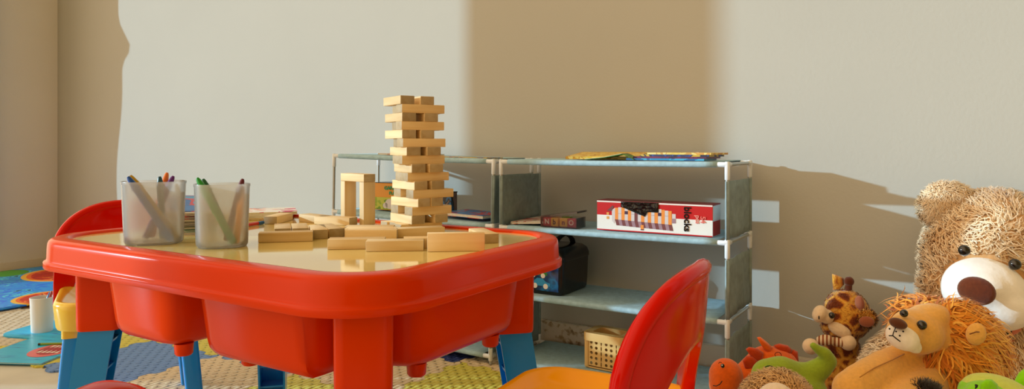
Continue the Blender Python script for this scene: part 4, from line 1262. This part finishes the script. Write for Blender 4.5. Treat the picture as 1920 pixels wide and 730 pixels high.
m = MB(); m.tube([LL(1700, 662, .971), LL(1672, 676, .953), LL(1640, 690, .937), LL(1612, 708, .916)], .0007, 6); m.build('seam', plush('seam_thread', (176, 120, 48)), lion, angle=180)
tf = MB(); tf.ball(LL(1734, 742, .925), (.015, .013, .012)); to = tf.build('tail_tuft', plush('black_tuft_backing', (18, 12, 10)), lion, angle=180)
fur('tuft_hair', to, fur_mat('black_tuft_fur', (10, 8, 8), (22, 15, 12), (40, 26, 18)), to, 1600, .014, .0022, lean=.5, grav=.0, curl=.3)

# ---- the giraffe
G = Frame(1580, 1.42)
gir = thing('toy_giraffe', 'brown spotted toy giraffe with striped bow sitting against the wall', 'soft toy', G.o, G.rot, 'soft toys heaped at the right')
def spotted():
    t = NT('giraffe_spots'); v = t.add('ShaderNodeTexVoronoi', Scale=38.0, feature='DISTANCE_TO_EDGE')
    n = t.add('ShaderNodeTexNoise', Scale=50.0); t.link(t.coord(), n.inputs['Vector'])
    ad = t.add('ShaderNodeVectorMath', operation='SCALE'); ad.inputs['Scale'].default_value = .012; t.link(n.outputs['Color'], ad.inputs[0])
    a2 = t.add('ShaderNodeVectorMath', operation='ADD'); t.link(t.coord(), a2.inputs[0]); t.link(ad.outputs[0], a2.inputs[1])
    t.link(a2.outputs[0], v.inputs['Vector'])
    r = t.ramp([(.03, (222, 164, 62)), (.13, (196, 122, 36)), (.19, (126, 58, 18)), (.4, (104, 42, 14))]); t.link(v.outputs['Distance'], r.inputs['Fac'])
    t.link(r.outputs['Color'], t.b.inputs['Base Color']); t.b.inputs['Roughness'].default_value = .85; t.b.inputs['Sheen Weight'].default_value = .4; t.b.inputs['Specular IOR Level'].default_value = .15
    n2 = t.add('ShaderNodeTexNoise', Scale=260.0); t.link(t.coord(), n2.inputs['Vector']); t.bump(n2.outputs['Fac'], .5, .004)
    return t.m
spot = spotted(); creamp = plush('cream_felt', (232, 206, 172), .05)
gb_ = blob('body', [('ball', G(1588, 590, 1.425), (.044, .046, .050), Matrix.Rotation(math.radians(-12), 3, 'Y')), ('ball', G(1575, 612, 1.415), (.036, .04, .03)),
                    ('ball', G(1580, 712, 1.43), (.060, .055, .062)), ('ball', G(1578, 650, 1.43), (.034, .034, .03)), ('ball', G(1580, 750, 1.43), (.066, .06, .05)),
                    ('limb', [G(1555, 760, 1.38), G(1535, 775, 1.30)], [.026, .024]), ('limb', [G(1610, 760, 1.38), G(1622, 775, 1.30)], [.026, .024])], spot, gir, .005, 4)
fur('plush_pile', gb_, spot, gb_, 9000, .0055, .0018, lean=.9, grav=.2, curl=.2, seg=3)
blob('muzzle', [('ball', G(1537, 589, 1.385), (.0135, .02, .0175), Matrix.Rotation(math.radians(20), 3, 'Y')), ('ball', G(1550, 594, 1.39), (.0135, .02, .014))], creamp, gir, .003, 4)
blob('chin', [('ball', G(1574, 619, 1.383), (.023, .014, .0125), Matrix.Rotation(math.radians(25), 3, 'Y'))], creamp, gir, .003, 4)
m = MB(); m.ball(G(1535.5, 596, 1.3645), (.0012, .0012, .0038)); m.build('nostril', thr, gir, angle=180)
m = MB(); m.ball(G(1559.5, 592, 1.374), .0062); m.build('eye', M['black_bead'], gir, angle=180)
drk = plush('dark_brown_felt', (92, 42, 20)); pinkb = plush('brown_pink_satin', (150, 84, 56), .05, 40, .5)
def slab(pts, c, n, th, mt, name, parent):
    """padded leaf shape: outline points, swelling in the middle"""
    m = MB(); c = Vector(c); n = Vector(n).normalized()
    P_ = [Vector(p) for p in pts]
    def ring(s, o): return [c+(p-c)*s+n*o for p in P_]
    m.loft([ring(.55, -th), ring(.85, -th*.8), ring(1.0, 0), ring(.85, th*.8), ring(.55, th)])
    return m.build(name, mt, parent, angle=180)
slab([G(1560, 514, 1.43), G(1568, 516, 1.43), G(1582, 522, 1.43), G(1583, 534, 1.43), G(1574, 543, 1.43), G(1561, 545, 1.43)], G(1571, 529, 1.43), (0, -1, 0), .009, spot, 'horn', gir)
m = MB(); m.ball(G(1592, 528, 1.42), (.0095, .009, .0095)); m.tube([G(1592, 530, 1.42), G(1590, 548, 1.425)], [.006, .008], 10); m.build('horn', drk, gir, angle=180)
m = MB(); m.ball(G(1612, 569, 1.385), (.0085, .006, .0145), Matrix.Rotation(math.radians(-8), 3, 'Y')); m.build('ear', pinkb, gir, angle=180)
m = MB(); m.ball(G(1624, 598, 1.38), (.0175, .010, .0165)); e = m.build('ear', plush('golden_ear_plush', (196, 128, 40)), gir, angle=180)
fur('ear_fur', e, fur_mat('ear_gold_fur', (150, 80, 20), (206, 138, 48), (240, 196, 110)), e, 900, .008, .002, lean=.5, grav=.0, curl=.3, seg=3)
m = MB(); m.ball(G(1625, 604, 1.368), (.0135, .006, .0105)); m.build('ear_lining', pinkb, e, angle=180)
stripes = NT('striped_bow'); w_ = stripes.add('ShaderNodeTexWave', Scale=46.0, Distortion=.6); w_.bands_direction = 'X'; stripes.link(stripes.coord(), w_.inputs['Vector'])
rr = stripes.ramp([(.45, (150, 84, 44)), (.55, (232, 214, 186))]); stripes.link(w_.outputs['Fac'], rr.inputs['Fac']); stripes.link(rr.outputs['Color'], stripes.b.inputs['Base Color']); stripes.b.inputs['Roughness'].default_value = .8
bo = blob('bow', [('ball', G(1546, 638, 1.375), (.0165, .010, .0105), Matrix.Rotation(math.radians(-12), 3, 'Y')), ('ball', G(1570, 642, 1.375), (.0165, .010, .0090), Matrix.Rotation(math.radians(6), 3, 'Y')), ('ball', G(1558, 642, 1.372), (.006, .008, .006))], stripes.m, gir, .0025, 2)
for (px, py, D) in ((1520, 650, 1.365), (1590, 643, 1.372)):
    m = MB(); m.ball(G(px, py, D), (.0150, .016, .0150)); m.build('paw', creamp, gir, angle=180)

# ---- the orange dinosaur
O = Frame(1430, 1.30)
din = thing('toy_dinosaur', 'orange toy dinosaur with back spikes and a stitched smile', 'soft toy', O.o, O.rot, 'soft toys heaped at the right')
orp = plush('orange_plush', (226, 96, 10), .08, 200); ord_ = plush('deep_orange_plush', (190, 62, 10), .08, 200)
ob = blob('body', [('ball', O(1361, 706, 1.25), (.0295, .032, .031)), ('ball', O(1358, 722, 1.245), (.0265, .03, .024)), ('limb', [O(1378, 735, 1.27), O(1402, 715, 1.29), O(1440, 692, 1.31)], [.026, .032, .042]),
                   ('ball', O(1455, 700, 1.315), (.044, .042, .048)), ('ball', O(1430, 745, 1.31), (.062, .05, .055)), ('limb', [O(1400, 790, 1.28), O(1390, 815, 1.26)], [.028, .026]), ('limb', [O(1460, 790, 1.28), O(1465, 815, 1.26)], [.028, .026])], orp, din, .004, 5)
def spike(pts, mt, D, th=.008):
    q = [O(px, py, D) for px, py in pts]
    c = sum(q, Vector())/len(q)
    return slab(q, c, (0, -1, 0), th, mt, 'spike', din)
spike([(1398, 655), (1404, 651), (1420, 654), (1432, 662), (1428, 682), (1410, 672)], ord_, 1.285)
spike([(1392, 676), (1400, 668), (1412, 668), (1424, 680), (1414, 694), (1396, 690)], ord_, 1.28)
spike([(1419, 633), (1424, 632), (1437, 642), (1448, 652), (1446, 663), (1432, 655)], orp, 1.30, .010)
spike([(1450, 648), (1460, 645), (1478, 649), (1486, 656), (1482, 668), (1462, 658)], ord_, 1.31, .009)
spike([(1478, 660), (1488, 656), (1496, 660), (1498, 682), (1486, 684), (1476, 676)], ord_, 1.315, .009)
def ring_stitch(fr, px, py, D, rx, ry, mt, parent, r=.0009, name='stitched_ring'):
    m = MB(); pts = [fr(px+rx*math.cos(a)*(1+.12*math.sin(a*2)), py+ry*math.sin(a), D) for a in [2*math.pi*k/20 for k in range(20)]]
    m.tube(pts, r, 6, closed=True); return m.build(name, mt, parent, angle=180)
ring_stitch(O, 1459, 666, 1.277, 6, 5, plain('brown_thread', (120, 40, 8), .7), din, .0007)
m = MB(); m.ball(O(1355, 686.5, 1.2232), (.0033, .002, .0038)); e = m.build('eye', M['black_bead'], din, angle=180)
m = MB(); m.ball(O(1354, 685.5, 1.2205), (.0011, .0008, .0012), None, 8, 6); m.build('eye_glint', plain('white_thread', (240, 240, 240), .5), e, angle=180)
m = MB(); m.tube([O(1347.5, 682, 1.2255), O(1349, 679.5, 1.2245), O(1353, 680.5, 1.224)], .0006, 6); m.build('brow_stitch', thr, din, angle=180)
m = MB(); m.tube([O(1337, 723.5, 1.2215), O(1343, 724.5, 1.2165), O(1350, 721, 1.2150), O(1354, 715, 1.2165)], .0008, 6); m.build('mouth_stitch', thr, din, angle=180)

# ---- the green long-tailed dinosaur
N_ = Frame(1480, 1.20)
grd = thing('toy_dinosaur', 'olive green toy dinosaur with a raised curling tail', 'soft toy', N_.o+Vector((0, 0, .03)), N_.rot, 'soft toys heaped at the right')
def NN(px, py, D): v = N_(px, py, D); v.z -= .03; return v
grp = plush('olive_green_plush', (146, 172, 44), .07, 220)
blob('body', [('limb', [NN(1441, 706, 1.20), NN(1465, 702, 1.20), NN(1490, 708, 1.20)], [.029, .030, .027]), ('ball', NN(1480, 735, 1.20), (.062, .042, .040)), ('ball', NN(1490, 770, 1.20), (.058, .042, .045)),
              ('limb', [NN(1490, 708, 1.20), NN(1515, 706, 1.195), NN(1538, 692, 1.19), NN(1553, 678, 1.185), NN(1547, 664, 1.18), NN(1534, 656, 1.18), NN(1524, 648, 1.18)], [.027, .022, .018, .0145, .0110, .0080, .0060]),
              ('limb', [NN(1430, 790, 1.18), NN(1425, 825, 1.17)], [.026, .024]), ('limb', [NN(1520, 790, 1.18), NN(1528, 825, 1.17)], [.026, .024])], grp, grd, .004, 4)
gth = plain('dark_green_thread', (14, 66, 24), .7)
ring_stitch(NN, 1443, 692.5, 1.1745, 9, 6, gth, grd); ring_stitch(NN, 1467, 693, 1.1715, 5, 4.2, gth, grd)

# ---- the fluffy beige toy in front
W = Frame(1453, 1.05)
lam = thing('fluffy_toy', 'fluffy beige toy at the bottom edge, only its curly crown in view', 'soft toy', W.o, W.rot, 'soft toys heaped at the right')
lb_ = blob('body', [('ball', W(1458, 766, 1.05), (.053, .05, .053)), ('ball', W(1453, 870, 1.06), (.06, .055, .075)), ('limb', [W(1415, 940, 1.03), W(1400, 955, .98)], [.026, .025]), ('limb', [W(1490, 940, 1.03), W(1505, 955, .98)], [.026, .025])], plush('beige_backing', (196, 150, 92)), lam, .006, 3)
wf = W(1456, 756, 1.0)
fur('fleece', lb_, fur_mat('beige_fleece_fur', (190, 136, 72), (222, 176, 114), (238, 202, 148)), lam, 15000, .013, .0026, lean=.9, grav=.1, curl=.7, mask=lambda p: np.sum(((p-np.array(wf))/np.array([.030, .03, .032]))**2, axis=1) > 1)
blob('face', [('ball', wf, (.028, .024, .028))], plush('white_face_plush', (242, 226, 204), .04), lam, .004, 3)

# ---- the lime toy at the right edge
Q = Frame(1850, .95)
lim = thing('toy_alien', 'lime green toy with a stalk at the bottom right corner', 'soft toy', Q.o*0.925+Vector((.0150, -.004, .143)), Q.rot, 'soft toys heaped at the right')
def QQ(px, py, D): v = Q(px, py, D); v.z -= .12; return v
lmp = plush('lime_plush', (134, 214, 10), .06, 200); lmp2 = plush('pale_lime_plush', (196, 212, 96), .06, 200)
blob('body', [('ball', QQ(1848, 742, .95), (.046, .036, .0255), Matrix.Rotation(math.radians(10), 3, 'Y')), ('ball', QQ(1870, 775, .95), (.050, .040, .045)), ('ball', QQ(1820, 738, .94), (.022, .026, .020))], lmp, lim, .004, 4)
blob('cap', [('ball', QQ(1846, 734, .951), (.041, .030, .0235), Matrix.Rotation(math.radians(12), 3, 'Y'))], lmp2, lim, .004, 3)
blob('stalk', [('limb', [QQ(1882, 716, .95), QQ(1890, 702, .948), QQ(1902, 694, .946)], [.0075, .0080, .0078])], lmp, lim, .003, 3)
slab([QQ(1812, 713, .918), QQ(1822, 706, .918), QQ(1832, 706, .918), QQ(1842, 714, .918), QQ(1846, 732, .918), QQ(1830, 744, .918), QQ(1812, 736, .918)], QQ(1828, 722, .918), (0, -1, 0), .006, lmp, 'ear', lim)
m = MB(); m.tube([QQ(1806, 716, .918), QQ(1806, 719, .9165), QQ(1804, 722, .917)], [.0018, .0013, .0007], 8); m.build('eye_stitch', thr, lim, angle=180)
